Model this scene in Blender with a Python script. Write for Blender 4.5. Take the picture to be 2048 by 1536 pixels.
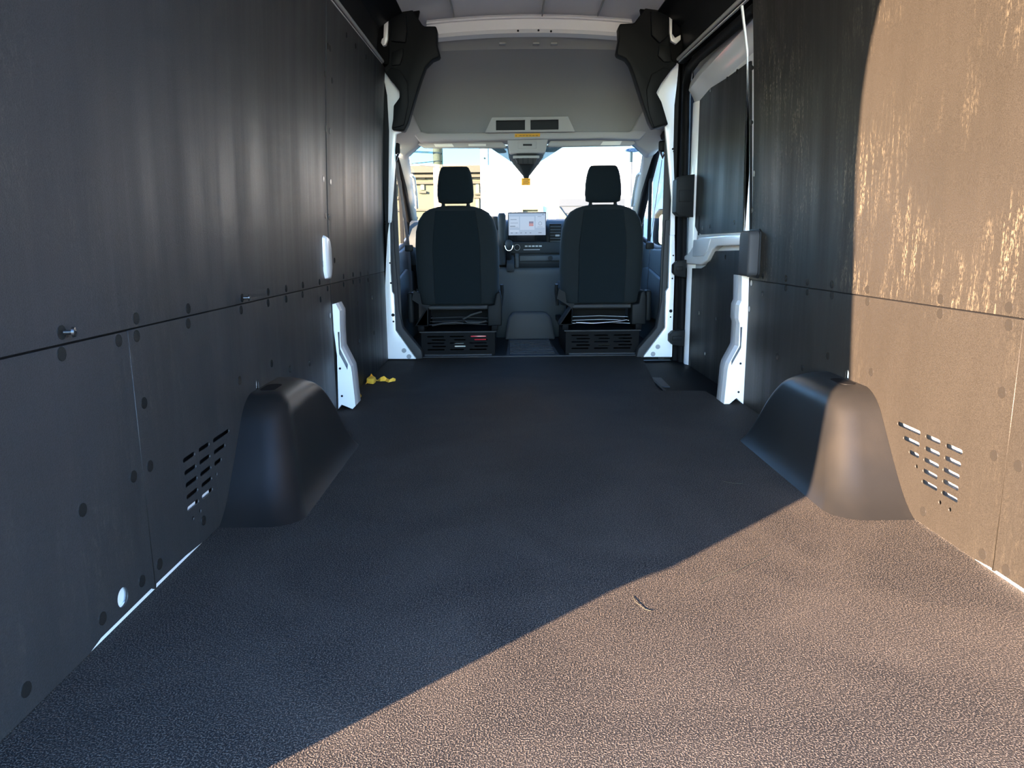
import bpy, bmesh, math, random
from mathutils import Vector, Matrix
random.seed(7)
scn = bpy.context.scene
COL = scn.collection
for o in list(bpy.data.objects):
    bpy.data.objects.remove(o, do_unlink=True)

# ------------------------------------------------------------------ camera
FPX = 1450.0
CAM = Vector((-0.15, 0.0, 0.70))
TH, PH, RO = math.atan(280.0 / FPX), 0.0066, 0.009
FWD = Vector((math.sin(PH) * math.cos(TH), math.cos(PH) * math.cos(TH), -math.sin(TH)))
_r0 = Vector((math.cos(PH), -math.sin(PH), 0)); _u0 = _r0.cross(FWD)
RGT = _r0 * math.cos(RO) - _u0 * math.sin(RO)
UPV = _u0 * math.cos(RO) + _r0 * math.sin(RO)
cd = bpy.data.cameras.new('camera'); cam = bpy.data.objects.new('camera', cd); COL.objects.link(cam)
cam.matrix_world = Matrix(((RGT.x, UPV.x, -FWD.x, CAM.x), (RGT.y, UPV.y, -FWD.y, CAM.y), (RGT.z, UPV.z, -FWD.z, CAM.z), (0, 0, 0, 1)))
cd.sensor_width = 36.0; cd.lens = FPX / 2048 * 36.0; cd.clip_start = 0.02; cd.clip_end = 500
scn.camera = cam

# ------------------------------------------------------------------ sky, sun, exposure
SUN_DIR = Vector((1.08, 1.0, -0.34)).normalized()      # the way the light travels: low, from behind on the left
SUN_EL = math.asin(-SUN_DIR.z)
SUN_ROT = math.atan2(-SUN_DIR.x, -SUN_DIR.y)
SUN_STRENGTH, SKY_STRENGTH, EXPOSURE = 130.0, 3.6, 0.0
w = bpy.data.worlds.new('sky'); scn.world = w; w.use_nodes = True
wn = w.node_tree.nodes; wl = w.node_tree.links
sky = wn.new('ShaderNodeTexSky'); sky.sky_type = 'NISHITA'; sky.sun_disc = False
sky.sun_elevation = SUN_EL; sky.sun_rotation = SUN_ROT; sky.altitude = 50; sky.air_density = 1.0; sky.dust_density = 0.4; sky.ozone_density = 2.0
tint = wn.new('ShaderNodeMix'); tint.data_type = 'RGBA'; tint.blend_type = 'MULTIPLY'; tint.inputs['Factor'].default_value = 1.0; tint.inputs['B'].default_value = (0.76, 0.97, 1.24, 1)
wl.new(sky.outputs[0], tint.inputs['A']); wl.new(tint.outputs['Result'], wn['Background'].inputs[0]); wn['Background'].inputs[1].default_value = SKY_STRENGTH
sd = bpy.data.lights.new('sun', 'SUN'); sun = bpy.data.objects.new('sun', sd); COL.objects.link(sun)
sd.energy = SUN_STRENGTH; sd.color = (1.0, 0.68, 0.44); sd.angle = math.radians(0.53)
sun.rotation_euler = SUN_DIR.to_track_quat('-Z', 'Y').to_euler(); sun.location = (-20, -20, 12)
vs = scn.view_settings
vs.view_transform = 'Standard'; vs.look = 'None'; vs.gamma = 1.0; vs.use_curve_mapping = False; vs.exposure = EXPOSURE
scn.cycles.max_bounces = 12; scn.cycles.diffuse_bounces = 6; scn.cycles.transparent_max_bounces = 16
scn.cycles.sample_clamp_indirect = 6.0

# ------------------------------------------------------------------ measuring: a pixel of the 2048x1536 frame onto a plane of the van
def on(px, py, ax, v):
    d = FWD + RGT * ((px - 1024) / FPX) - UPV * ((py - 768) / FPX)
    return CAM + d * ((v - CAM[ax]) / d[ax])
def atX(px, py, v): p = on(px, py, 0, v); return (p.y, p.z)
def atY(px, py, v): p = on(px, py, 1, v); return (p.x, p.z)
def atZ(px, py, v=0.0): p = on(px, py, 2, v); return (p.x, p.y)

# ------------------------------------------------------------------ materials
def mat(name, base, rough=0.5, metal=0.0, spec=0.5, coat=0.0, sheen=0.0, bump=None, blot=None, emit=None, alpha=None):
    m = bpy.data.materials.new(name); m.use_nodes = True
    n = m.node_tree.nodes; l = m.node_tree.links; b = n['Principled BSDF']
    b.inputs['Base Color'].default_value = (*base, 1); b.inputs['Roughness'].default_value = rough
    b.inputs['Metallic'].default_value = metal; b.inputs['Specular IOR Level'].default_value = spec
    b.inputs['Coat Weight'].default_value = coat; b.inputs['Coat Roughness'].default_value = 0.08
    if sheen: b.inputs['Sheen Weight'].default_value = sheen; b.inputs['Sheen Roughness'].default_value = 0.4
    tc = n.new('ShaderNodeTexCoord')
    if blot:                                     # (scale, colour 2, low, high): soft stains of a second colour
        t = n.new('ShaderNodeTexNoise'); t.inputs['Scale'].default_value = blot[0]; t.inputs['Detail'].default_value = 6
        r = n.new('ShaderNodeMapRange'); r.inputs[1].default_value = blot[2]; r.inputs[2].default_value = blot[3]
        x = n.new('ShaderNodeMix'); x.data_type = 'RGBA'
        l.new(tc.outputs['Object'], t.inputs['Vector']); l.new(t.outputs['Fac'], r.inputs[0]); l.new(r.outputs[0], x.inputs['Factor'])
        x.inputs['A'].default_value = (*base, 1); x.inputs['B'].default_value = (*blot[1], 1)
        l.new(x.outputs['Result'], b.inputs['Base Color'])
    if bump:                                     # (scale, strength, distance)
        t = n.new('ShaderNodeTexNoise'); t.inputs['Scale'].default_value = bump[0]; t.inputs['Detail'].default_value = 3
        bn = n.new('ShaderNodeBump'); bn.inputs['Strength'].default_value = bump[1]; bn.inputs['Distance'].default_value = bump[2]
        l.new(tc.outputs['Object'], t.inputs['Vector']); l.new(t.outputs['Fac'], bn.inputs['Height']); l.new(bn.outputs['Normal'], b.inputs['Normal'])
    if emit:
        b.inputs['Emission Color'].default_value = (*emit[0], 1); b.inputs['Emission Strength'].default_value = emit[1]
    return m

def panel_mat(name, scuff, base=(0.010, 0.010, 0.0105), spec=0.36):
    """black ply lining: fine grain, dust, vertical scuffs"""
    m = mat(name, base, 0.40, spec=spec)
    n = m.node_tree.nodes; l = m.node_tree.links; b = n['Principled BSDF']
    tc = n.new('ShaderNodeTexCoord')
    def noise(sc, vec, det=4, dist=0.0):
        mp = n.new('ShaderNodeMapping'); mp.inputs['Scale'].default_value = vec
        l.new(tc.outputs['Object'], mp.inputs['Vector'])
        t = n.new('ShaderNodeTexNoise'); t.inputs['Scale'].default_value = sc; t.inputs['Detail'].default_value = det; t.inputs['Distortion'].default_value = dist
        l.new(mp.outputs['Vector'], t.inputs['Vector']); return t.outputs['Fac']
    def rng(s, a, c, lo=0.0, hi=1.0):
        r = n.new('ShaderNodeMapRange'); r.inputs[1].default_value = a; r.inputs[2].default_value = c; r.inputs[3].default_value = lo; r.inputs[4].default_value = hi
        l.new(s, r.inputs[0]); return r.outputs[0]
    def mul(a, c, op='MULTIPLY'):
        x = n.new('ShaderNodeMath'); x.operation = op; l.new(a, x.inputs[0])
        if isinstance(c, float): x.inputs[1].default_value = c
        else: l.new(c, x.inputs[1])
        return x.outputs[0]
    def mix(f, a, bcol):
        x = n.new('ShaderNodeMix'); x.data_type = 'RGBA'; l.new(f, x.inputs['Factor'])
        if isinstance(a, tuple): x.inputs['A'].default_value = (*a, 1)
        else: l.new(a, x.inputs['A'])
        x.inputs['B'].default_value = (*bcol, 1); return x.outputs['Result']
    dust = rng(noise(3.0, (1, 1, 0.6)), 0.35, 0.75)
    streak = rng(noise(80.0, (1, 1, 0.12), 4, 0.6), 0.47, 0.64)
    patch = rng(noise(3.2, (1, 1, 0.6), 5), 0.47, 0.70)
    fleck = rng(noise(240.0, (1, 1, 0.4), 3), 0.46, 0.60)
    sc = mul(mul(mul(streak, patch), fleck), scuff)
    c = mix(mul(dust, 0.5), base, (0.019, 0.017, 0.015))
    c = mix(sc, c, (0.13, 0.11, 0.08))
    grain = noise(420.0, (1, 1, 1), 2)
    c2 = n.new('ShaderNodeMix'); c2.data_type = 'RGBA'; c2.blend_type = 'MULTIPLY'; c2.inputs['Factor'].default_value = 0.55
    l.new(c, c2.inputs['A']); gr = n.new('ShaderNodeCombineColor')
    gv = rng(grain, 0.3, 0.7, 0.5, 1.5)
    for i in range(3): l.new(gv, gr.inputs[i])
    l.new(gr.outputs[0], c2.inputs['B'])
    l.new(c2.outputs['Result'], b.inputs['Base Color'])
    rr = rng(noise(9.0, (1, 1, 0.05), 4), 0.3, 0.7, 0.38, 0.55)
    l.new(rr, b.inputs['Roughness'])
    bn = n.new('ShaderNodeBump'); bn.inputs['Strength'].default_value = 0.35; bn.inputs['Distance'].default_value = 0.0012
    l.new(grain, bn.inputs['Height'])
    bw = n.new('ShaderNodeBump'); bw.inputs['Strength'].default_value = 0.30; bw.inputs['Distance'].default_value = 0.01
    l.new(noise(7.0, (1, 1, 0.04), 4), bw.inputs['Height']); l.new(bn.outputs['Normal'], bw.inputs['Normal'])
    l.new(bw.outputs['Normal'], b.inputs['Normal'])
    return m

def floor_mat():
    m = mat('rubber floor', (0.035, 0.034, 0.034), 0.75, spec=0.12)
    n = m.node_tree.nodes; l = m.node_tree.links; b = n['Principled BSDF']; tc = n.new('ShaderNodeTexCoord')
    def noise(sc, det=3, dist=0.0, vec=(1, 1, 1)):
        mp = n.new('ShaderNodeMapping'); mp.inputs['Scale'].default_value = vec; l.new(tc.outputs['Object'], mp.inputs['Vector'])
        t = n.new('ShaderNodeTexNoise'); t.inputs['Scale'].default_value = sc; t.inputs['Detail'].default_value = det; t.inputs['Distortion'].default_value = dist
        l.new(mp.outputs['Vector'], t.inputs['Vector']); return t.outputs['Fac']
    def rng(s, a, c, lo=0.0, hi=1.0):
        r = n.new('ShaderNodeMapRange'); r.inputs[1].default_value = a; r.inputs[2].default_value = c; r.inputs[3].default_value = lo; r.inputs[4].default_value = hi
        l.new(s, r.inputs[0]); return r.outputs[0]
    g = noise(380.0, 2)
    dust = rng(noise(2.6, 5, 1.2), 0.38, 0.70)
    mx = n.new('ShaderNodeMix'); mx.data_type = 'RGBA'; mx.inputs['A'].default_value = (0.007, 0.007, 0.0075, 1); mx.inputs['B'].default_value = (0.017, 0.0155, 0.0145, 1)
    l.new(dust, mx.inputs['Factor'])
    tip = n.new('ShaderNodeMix'); tip.data_type = 'RGBA'; tip.inputs['B'].default_value = (0.130, 0.108, 0.090, 1)
    l.new(rng(g, 0.50, 0.63, 0.0, 0.62), tip.inputs['Factor']); l.new(mx.outputs['Result'], tip.inputs['A'])
    l.new(tip.outputs['Result'], b.inputs['Base Color'])
    b1 = n.new('ShaderNodeBump'); b1.inputs['Strength'].default_value = 0.9; b1.inputs['Distance'].default_value = 0.0045; l.new(g, b1.inputs['Height'])
    b2 = n.new('ShaderNodeBump'); b2.inputs['Strength'].default_value = 0.2; b2.inputs['Distance'].default_value = 0.03
    l.new(noise(2.2, 2, 0.8, (1, 1.8, 1)), b2.inputs['Height']); l.new(b1.outputs['Normal'], b2.inputs['Normal']); l.new(b2.outputs['Normal'], b.inputs['Normal'])
    return m

def glass_mat(name, tint=(0.93, 0.97, 0.97), refl=0.06):
    m = bpy.data.materials.new(name); m.use_nodes = True; n = m.node_tree.nodes; l = m.node_tree.links
    n.remove(n['Principled BSDF'])
    t = n.new('ShaderNodeBsdfTransparent'); t.inputs[0].default_value = (*tint, 1)
    g = n.new('ShaderNodeBsdfGlossy'); g.inputs['Roughness'].default_value = 0.02
    f = n.new('ShaderNodeMath'); f.operation = 'MULTIPLY_ADD'; lw = n.new('ShaderNodeLayerWeight'); lw.inputs['Blend'].default_value = 0.12
    l.new(lw.outputs['Facing'], f.inputs[0]); f.inputs[1].default_value = 0.35; f.inputs[2].default_value = 0.03
    x = n.new('ShaderNodeMixShader'); l.new(f.outputs[0], x.inputs[0]); l.new(t.outputs[0], x.inputs[1]); l.new(g.outputs[0], x.inputs[2])
    l.new(x.outputs[0], n['Material Output'].inputs[0]); return m

M = {}
M['panel'] = panel_mat('black wall lining', 0.22, (0.024, 0.0242, 0.0255))  # base colour lifted to carry some of the lens-flare haze
M['panel_scuffed'] = panel_mat('scuffed wall lining', 1.0, (0.0125, 0.0112, 0.0098), 0.16)
M['panel_sunny'] = panel_mat('dusty wall lining', 0.10, (0.0125, 0.0112, 0.0098), 0.16)
M['panel_plain'] = panel_mat('clean wall lining', 0.15, spec=0.22)
M['floor'] = floor_mat()
M['arch'] = mat('moulded black plastic', (0.0060, 0.0060, 0.0063), 0.34, spec=0.30, bump=(900, 0.25, 0.001), blot=(5, (0.0095, 0.0088, 0.0083), 0.45, 0.75))
M['paint'] = mat('white body paint', (0.86, 0.85, 0.85), 0.30, coat=0.6)
M['roofpaint'] = mat('roof paint', (0.62, 0.63, 0.65), 0.40, coat=0.2)
M['dark'] = mat('black plastic', (0.0075, 0.0085, 0.0095), 0.55, spec=0.13, bump=(500, 0.2, 0.001))
M['rubber'] = mat('black rubber', (0.004, 0.004, 0.0046), 0.6, spec=0.07)
M['rivet'] = mat('rivet plastic', (0.0120, 0.0110, 0.0100), 0.26, spec=0.7)
M['hole'] = mat('open hole', (0.004, 0.004, 0.005), 0.9)
M['cloth'] = mat('headliner cloth', (0.27, 0.27, 0.27), 0.95, bump=(700, 0.3, 0.001))
M['trimgrey'] = mat('light grey trim', (0.36, 0.36, 0.35), 0.6, bump=(600, 0.15, 0.001))
M['trimdark'] = mat('dark grey trim', (0.038, 0.038, 0.040), 0.6, spec=0.2, bump=(600, 0.2, 0.001))
M['seat'] = mat('charcoal seat cloth', (0.0085, 0.0125, 0.015), 0.95, spec=0.1, sheen=0.03, bump=(900, 0.5, 0.001))
M['seatside'] = mat('seat bolster cloth', (0.015, 0.019, 0.021), 0.9, spec=0.1, sheen=0.03, bump=(900, 0.5, 0.001))
M['dash'] = mat('dashboard plastic', (0.040, 0.046, 0.050), 0.6, spec=0.25, bump=(700, 0.2, 0.001))
M['dashdark'] = mat('dark dashboard plastic', (0.017, 0.020, 0.023), 0.6, spec=0.15, bump=(700, 0.2, 0.001))
M['chrome'] = mat('chrome', (0.75, 0.76, 0.78), 0.15, metal=1.0)
M['steel'] = mat('bare steel', (0.35, 0.36, 0.38), 0.4, metal=1.0)
M['webbing'] = mat('belt webbing', (0.02, 0.02, 0.022), 0.7)
M['yellow'] = mat('yellow strap', (0.85, 0.48, 0.05), 0.6)
M['tag'] = mat('yellow tag', (0.90, 0.56, 0.02), 0.5)
def translucent(m, col):
    n = m.node_tree.nodes; l = m.node_tree.links; t = n.new('ShaderNodeBsdfTranslucent'); t.inputs[0].default_value = (*col, 1)
    x = n.new('ShaderNodeMixShader'); x.inputs[0].default_value = 0.5
    l.new(n['Principled BSDF'].outputs[0], x.inputs[1]); l.new(t.outputs[0], x.inputs[2]); l.new(x.outputs[0], n['Material Output'].inputs[0])
translucent(M['tag'], (0.95, 0.55, 0.02))
M['ink'] = mat('black ink', (0.03, 0.025, 0.02), 0.6)
M['sticker'] = mat('white sticker', (0.80, 0.80, 0.74), 0.6)
M['red'] = mat('red plastic', (0.65, 0.02, 0.04), 0.25)
M['grommet'] = mat('grey plug', (0.30, 0.30, 0.31), 0.6)
M['glass'] = glass_mat('clear glass')
M['shadeglass'] = glass_mat('tinted shade band', (0.105, 0.195, 0.25))  # added tint that dims the bright sky behind it
M['frit'] = glass_mat('dotted band', (0.20, 0.22, 0.24))
M['screen'] = mat('lit display', (0.01, 0.01, 0.015), 0.12, spec=0.12, emit=((0.40, 0.55, 0.90), 0.55))
M['screen_card'] = mat('lit display card', (0.01, 0.01, 0.015), 0.12, spec=0.12, emit=((0.52, 0.66, 0.98), 0.62))
M['screen_line'] = mat('lit display line', (0.01, 0.01, 0.015), 0.12, spec=0.12, emit=((0.14, 0.20, 0.42), 0.5))
M['screen_cover'] = mat('lit display cover', (0.01, 0.01, 0.015), 0.12, spec=0.12, emit=((0.16, 0.08, 0.32), 0.5))
M['screen_pink'] = mat('lit display cover pink', (0.01, 0.01, 0.015), 0.12, spec=0.12, emit=((0.70, 0.22, 0.34), 0.5))
M['bezel'] = mat('screen bezel', (0.006, 0.006, 0.007), 0.12)
M['asphalt'] = mat('asphalt', (0.0693, 0.0693, 0.0693), 0.9, bump=(60, 0.5, 0.01), blot=(0.6, (0.12, 0.118, 0.115), 0.4, 0.7))
M['whitewall'] = mat('white siding', (0.30, 0.32, 0.34), 0.7)
M['tanwall'] = mat('tan stucco', (0.0240, 0.0269, 0.0139), 0.85, blot=(1.2, (0.021, 0.025, 0.014), 0.4, 0.7))
M['tanstone'] = mat('tan stone trim', (0.0157, 0.0157, 0.0093), 0.85)
M['pole'] = mat('sun-bleached pole', (0.16, 0.115, 0.065), 0.85, blot=(6, (0.12, 0.09, 0.05), 0.4, 0.7))
M['polegrey'] = mat('grey pole', (0.0239, 0.0262, 0.0193), 0.8)
M['wire'] = mat('power line', (0.02, 0.025, 0.03), 0.7)
M['siding'] = mat('grey lap siding', (0.0075, 0.0125, 0.0175), 0.7)
M['framey'] = mat('cream timber', (0.0367, 0.0415, 0.0216), 0.7)
M['winglass'] = mat('dark window', (0.03, 0.05, 0.06), 0.08)
M['signblue'] = mat('blue sign', (0.010, 0.022, 0.085), 0.3)
M['signwhite'] = mat('white sign', (0.12, 0.14, 0.18), 0.3)
M['carpaint'] = mat('teal car paint', (0.0115, 0.0385, 0.0462), 0.25, coat=0.8)
M['mirror'] = mat('mirror glass', (0.85, 0.88, 0.88), 0.03, metal=1.0)

# ------------------------------------------------------------------ mesh helpers
class MB:
    def __init__(s): s.v = []; s.f = []
    def add(s, vs, fs):
        k = len(s.v); s.v += [tuple(p) for p in vs]; s.f += [tuple(i + k for i in q) for q in fs]; return s
    def box(s, lo, hi):
        (a, b, c), (d, e, f) = lo, hi
        return s.add([(a, b, c), (d, b, c), (d, e, c), (a, e, c), (a, b, f), (d, b, f), (d, e, f), (a, e, f)],
                     [(0, 3, 2, 1), (4, 5, 6, 7), (0, 1, 5, 4), (1, 2, 6, 5), (2, 3, 7, 6), (3, 0, 4, 7)])
    def prism(s, poly, ax, d0, d1):
        """outline in the two other axes (in order), extruded along ax"""
        n = len(poly)
        def P(q, d):
            r = [0, 0, 0]; o = [i for i in range(3) if i != ax]; r[o[0]], r[o[1]], r[ax] = q[0], q[1], d; return r
        area = sum(poly[i][0] * poly[(i + 1) % n][1] - poly[(i + 1) % n][0] * poly[i][1] for i in range(n))
        flip = (area > 0) == (ax != 1)
        vs = [P(q, d0) for q in poly] + [P(q, d1) for q in poly]
        if d1 < d0: flip = not flip
        fs = [tuple(range(n))[::-1], tuple(range(n, 2 * n))] + [(i, (i + 1) % n, n + (i + 1) % n, n + i) for i in range(n)]
        if not flip: fs = [q[::-1] for q in fs]
        return s.add(vs, fs)
    def loft(s, rings, cap0=True, cap1=True, closed=True):
        n = len(rings[0]); k = len(s.v); vs = [p for r in rings for p in r]; fs = []
        for i in range(len(rings) - 1):
            for j in range(n if closed else n - 1):
                a, b = i * n + j, i * n + (j + 1) % n
                fs.append((a, b, b + n, a + n))
        if cap0: fs.append(tuple(range(n))[::-1])
        if cap1: fs.append(tuple((len(rings) - 1) * n + j for j in range(n)))
        return s.add(vs, fs)
    def tube(s, path, r, seg=10, closed=False):
        path = [Vector(p) for p in path]; rings = []; n = len(path)
        rad = r if isinstance(r, (list, tuple)) else [r] * n
        prev = None
        for i, p in enumerate(path):
            t = (path[min(i + 1, n - 1)] - path[max(i - 1, 0)]).normalized()
            if prev is None:
                a = t.orthogonal().normalized()
            else:
                a = (prev - t * prev.dot(t)).normalized()
            prev = a; b = t.cross(a)
            rings.append([p + (a * math.cos(2 * math.pi * k / seg) + b * math.sin(2 * math.pi * k / seg)) * rad[i] for k in range(seg)])
        return s.loft(rings)
    def lathe(s, prof, c, axis, seg=12):
        """prof: (radius, distance along axis)"""
        ax = Vector(axis).normalized(); a = ax.orthogonal().normalized(); b = ax.cross(a); c = Vector(c)
        return s.loft([[c + ax * h + (a * math.cos(2 * math.pi * k / seg) + b * math.sin(2 * math.pi * k / seg)) * r for k in range(seg)] for r, h in prof])
    def mesh(s, name, m, smooth=None, bevel=0.0, seg=2):
        me = bpy.data.meshes.new(name); me.from_pydata(s.v, [], s.f); me.validate()
        bm = bmesh.new(); bm.from_mesh(me)
        bmesh.ops.remove_doubles(bm, verts=bm.verts, dist=1e-6)
        if bevel:
            es = [e for e in bm.edges if len(e.link_faces) == 2 and e.calc_face_angle(0) > 0.6]
            bmesh.ops.bevel(bm, geom=es, offset=bevel, segments=seg, profile=0.5, affect='EDGES', clamp_overlap=True)
        bmesh.ops.recalc_face_normals(bm, faces=bm.faces)
        bm.to_mesh(me); bm.free()
        me.materials.append(M[m] if isinstance(m, str) else m)
        if smooth is not None or bevel:
            me.shade_smooth()
            try: me.set_sharp_from_angle(angle=math.radians(smooth or 40))
            except Exception: pass
        return me
    def build(s, name, m, parent=None, smooth=None, bevel=0.0, seg=2):
        return link(name, s.mesh(name, m, smooth, bevel, seg), parent)

def link(name, me, parent=None):
    o = bpy.data.objects.new(name, me); COL.objects.link(o)
    if parent is not None: o.parent = parent
    return o
def tag(o, label, cat=None, group=None, kind=None):
    o['label'] = label
    if cat: o['category'] = cat
    if group: o['group'] = group
    if kind: o['kind'] = kind
    return o
def thing(name, label, cat, group=None):
    o = link(name, None); return tag(o, label, cat, group)
def struct(name, label):
    o = link(name, None); return tag(o, label, None, None, 'structure')

def plate(outline, holes, ax, d0, d1, m, name):
    """flat sheet with real cut-outs: outline and holes in the two other axes"""
    cu = bpy.data.curves.new(name, 'CURVE'); cu.dimensions = '2D'; cu.fill_mode = 'BOTH'; cu.extrude = abs(d1 - d0) / 2
    for pts in [outline] + holes:
        sp = cu.splines.new('POLY'); sp.points.add(len(pts) - 1); sp.use_cyclic_u = True
        for q, p in zip(sp.points, pts): q.co = (p[0], p[1], 0, 1)
    ob = bpy.data.objects.new(name, cu); COL.objects.link(ob)
    dg = bpy.context.evaluated_depsgraph_get(); me = bpy.data.meshes.new_from_object(ob.evaluated_get(dg))
    bpy.data.objects.remove(ob, do_unlink=True)
    mid = (d0 + d1) / 2
    for v in me.vertices:
        a, b, c = v.co
        if ax == 0: v.co = (mid + c, a, b)
        elif ax == 1: v.co = (a, mid + c, b)
        else: v.co = (a, b, mid + c)
    bm = bmesh.new(); bm.from_mesh(me); bmesh.ops.remove_doubles(bm, verts=bm.verts, dist=1e-6); bmesh.ops.recalc_face_normals(bm, faces=bm.faces); bm.to_mesh(me); bm.free()
    me.materials.clear(); me.materials.append(M[m]); me.name = name
    return me
def rounded(cy, cz, hw, hh, r, n=4):
    pts = []
    for sx, sy, a0 in ((1, 1, 0), (-1, 1, 90), (-1, -1, 180), (1, -1, 270)):
        for k in range(n + 1):
            a = math.radians(a0 + 90 * k / n); pts.append((cy + sx * (hw - r) + r * math.cos(a), cz + sy * (hh - r) + r * math.sin(a)))
    return pts
def superring(cx, cy, z, hx, hy, p=2.6, n=28):
    out = []
    for k in range(n):
        a = 2 * math.pi * k / n; c, s_ = math.cos(a), math.sin(a)
        out.append((cx + hx * math.copysign(abs(c) ** (2 / p), c), cy + hy * math.copysign(abs(s_) ** (2 / p), s_), z))
    return out

# ------------------------------------------------------------------ van body numbers (metres; x across, y forward, z up, floor at 0)
SEAM = 0.543
def wallx(z):
    """half width of the lining at height z: upright below, leaning in above"""
    if z < 0.55: return 0.885
    t = (z - 0.55) / 1.1
    return 0.885 - 0.012 * t - 0.036 * t * t
REAR = 0.60

# ---- floor
floor = struct('floor', 'black pebbled rubber floor mat of the cargo bay')
well = [atZ(1285, 716), atZ(1316.5, 780.6), atZ(1409.5, 781.5), atZ(1438.6, 798)]
out = [(-0.893, 0.50), (0.893, 0.50), (0.893, 3.19), well[3], well[2], well[1], well[0], (0.69, 4.53), (-0.893, 4.53)]
mb = MB(); mb.prism(out, 2, -0.02, 0.0); mb.build('floor_mat', 'floor', floor)
MB().box((-0.93, 0.42, -0.10), (0.93, 4.55, -0.03)).build('floor_pan', 'paint', floor)
MB().box((-0.70, 4.530, -0.005), (0.70, 4.556, 0.006)).build('threshold_strip', 'trimdark', floor, bevel=0.003)
# side step beside the sliding door
st = MB(); st.prism([(0.56, 3.2), (0.95, 3.2), (0.95, 4.47), (0.60, 4.47)], 2, -0.034, -0.024); step = st.build('door_step', 'rubber', floor)
MB().box((0.93, 3.1, -0.20), (1.02, 4.60, -0.03)).build('door_sill', 'rubber', floor)
tp = [atZ(1295, 756, -0.024), atZ(1316, 774, -0.024), atZ(1340, 775, -0.024), atZ(1322, 757, -0.024)]
MB().prism(tp, 2, -0.026, -0.019).build('tread_pad', 'trimdark', step)
MB().box((0.62, 3.46, -0.026), (0.635, 4.3, -0.016)).build('step_lip', 'dark', step)
cabf = MB().box((-0.90, 4.556, -0.04), (0.90, 6.2, -0.012)).build('cab_floor', 'dark', floor)
tm = MB().prism([(-0.155, 4.60), (0.185, 4.60), (0.165, 5.42), (-0.135, 5.42)], 2, -0.014, 0.0).build('aisle_mat', 'trimdark', floor)
for i in range(9):
    y = 4.66 + i * 0.075
    MB().box((-0.13, y, -0.001), (0.16, y + 0.03, 0.006)).build('tread_rib', 'trimdark', tm, bevel=0.002)

# ---- rivets
rm = MB().lathe([(0.0122, -0.001), (0.0122, 0.0030), (0.0108, 0.0046), (0.0088, 0.0046), (0.0084, 0.0028), (0.0080, 0.0075), (0.0060, 0.0098), (0.0030, 0.0108), (0.0006, 0.0110)], (0, 0, 0), (1, 0, 0), 12).mesh('rivet', 'rivet', 35)
def rivet(parent, side, y, z, xo=None, sc=1.0):
    o = link('rivet', rm, parent)
    x = (wallx(z) if xo is None else xo) * side
    tilt = 0.0 if xo is not None else math.atan((wallx(z + 0.02) - wallx(z - 0.02)) / 0.04)
    o.location = (x, y, z); o.rotation_euler = (0, (tilt if side > 0 else math.pi - tilt), 0); o.scale = (sc, sc, sc)
    return o
def hitwall(px, py, side):
    z = 0.6
    for _ in range(6): y, z = atX(px, py, side * wallx(z))
    return y, z
def bent_panel(side, y0, y1, ztop0, ztop1, m, parent, name='wall_panel'):
    ny, nz = 10, 22; T = 0.004; b = MB()
    for off in (0.0, T):
        rows = []
        for j in range(nz + 1):
            for i in range(ny + 1):
                y = y0 + (y1 - y0) * i / ny; zt = ztop0 + (ztop1 - ztop0) * i / ny
                z = SEAM + 0.002 + (zt - SEAM - 0.002) * j / nz
                rows.append((side * (wallx(z) + off), y, z))
        b.add(rows, [(j * (ny + 1) + i, j * (ny + 1) + i + 1, (j + 1) * (ny + 1) + i + 1, (j + 1) * (ny + 1) + i) for j in range(nz) for i in range(ny)])
    N = (ny + 1) * (nz + 1)
    ring = [i for i in range(ny + 1)] + [j * (ny + 1) + ny for j in range(1, nz + 1)] + [nz * (ny + 1) + i for i in range(ny - 1, -1, -1)] + [j * (ny + 1) for j in range(nz - 1, 0, -1)]
    b.f += [(ring[k], ring[(k + 1) % len(ring)], ring[(k + 1) % len(ring)] + N, ring[k] + N) for k in range(len(ring))]
    return b.build(name, m, parent, smooth=50)

slot_rows = [(0.224, [(1.754, 1.863), (1.669, 1.732), (1.583, 1.648)]), (0.194, [(1.753, 1.829), (1.666, 1.730), (1.584, 1.648)]),
             (0.165, [(1.750, 1.797), (1.665, 1.730), (1.584, 1.649)]), (0.137, [(1.751, 1.763), (1.666, 1.729), (1.583, 1.646)]),
             (0.109, [(1.662, 1.728), (1.581, 1.645)]), (0.082, [(1.640, 1.652)]), (0.079, [(1.60, 1.611)])]
slots = [rounded((a + b) / 2, z, (b - a) / 2, 0.0058, 0.0057, 3) for z, r in slot_rows for a, b in r]

# ---- left wall
wall_l = struct('wall_left', 'black lined left side wall of the cargo bay')
LS = 3.058
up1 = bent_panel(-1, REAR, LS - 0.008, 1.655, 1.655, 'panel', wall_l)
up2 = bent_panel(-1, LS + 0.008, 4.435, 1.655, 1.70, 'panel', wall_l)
BOT = 0.0
lowseam = 1.405
def low_panel(side, y0, y1, holes, m, parent, bottom=None):
    o = [(y0, SEAM - 0.002), (y0, 0.003)] + (bottom or []) + [(y1, 0.003), (y1, SEAM - 0.002)]
    me = plate(o, holes, 0, side * 0.885, side * 0.889, m, 'wall_panel'); return link('wall_panel', me, parent)
circ = [(1.283 + 0.019 * math.cos(a * math.pi / 10), 0.047 + 0.019 * math.sin(a * math.pi / 10)) for a in range(20)]
tab = lambda y: rounded(y, 0.289, 0.012, 0.026, 0.011, 4)
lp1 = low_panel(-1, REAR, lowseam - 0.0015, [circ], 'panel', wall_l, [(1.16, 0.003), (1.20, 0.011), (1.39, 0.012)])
lp2 = low_panel(-1, lowseam + 0.0015, LS - 0.007, slots + [tab(2.10)], 'panel', wall_l, [(1.41, 0.012), (1.55, 0.011), (1.66, 0.003)])
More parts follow.
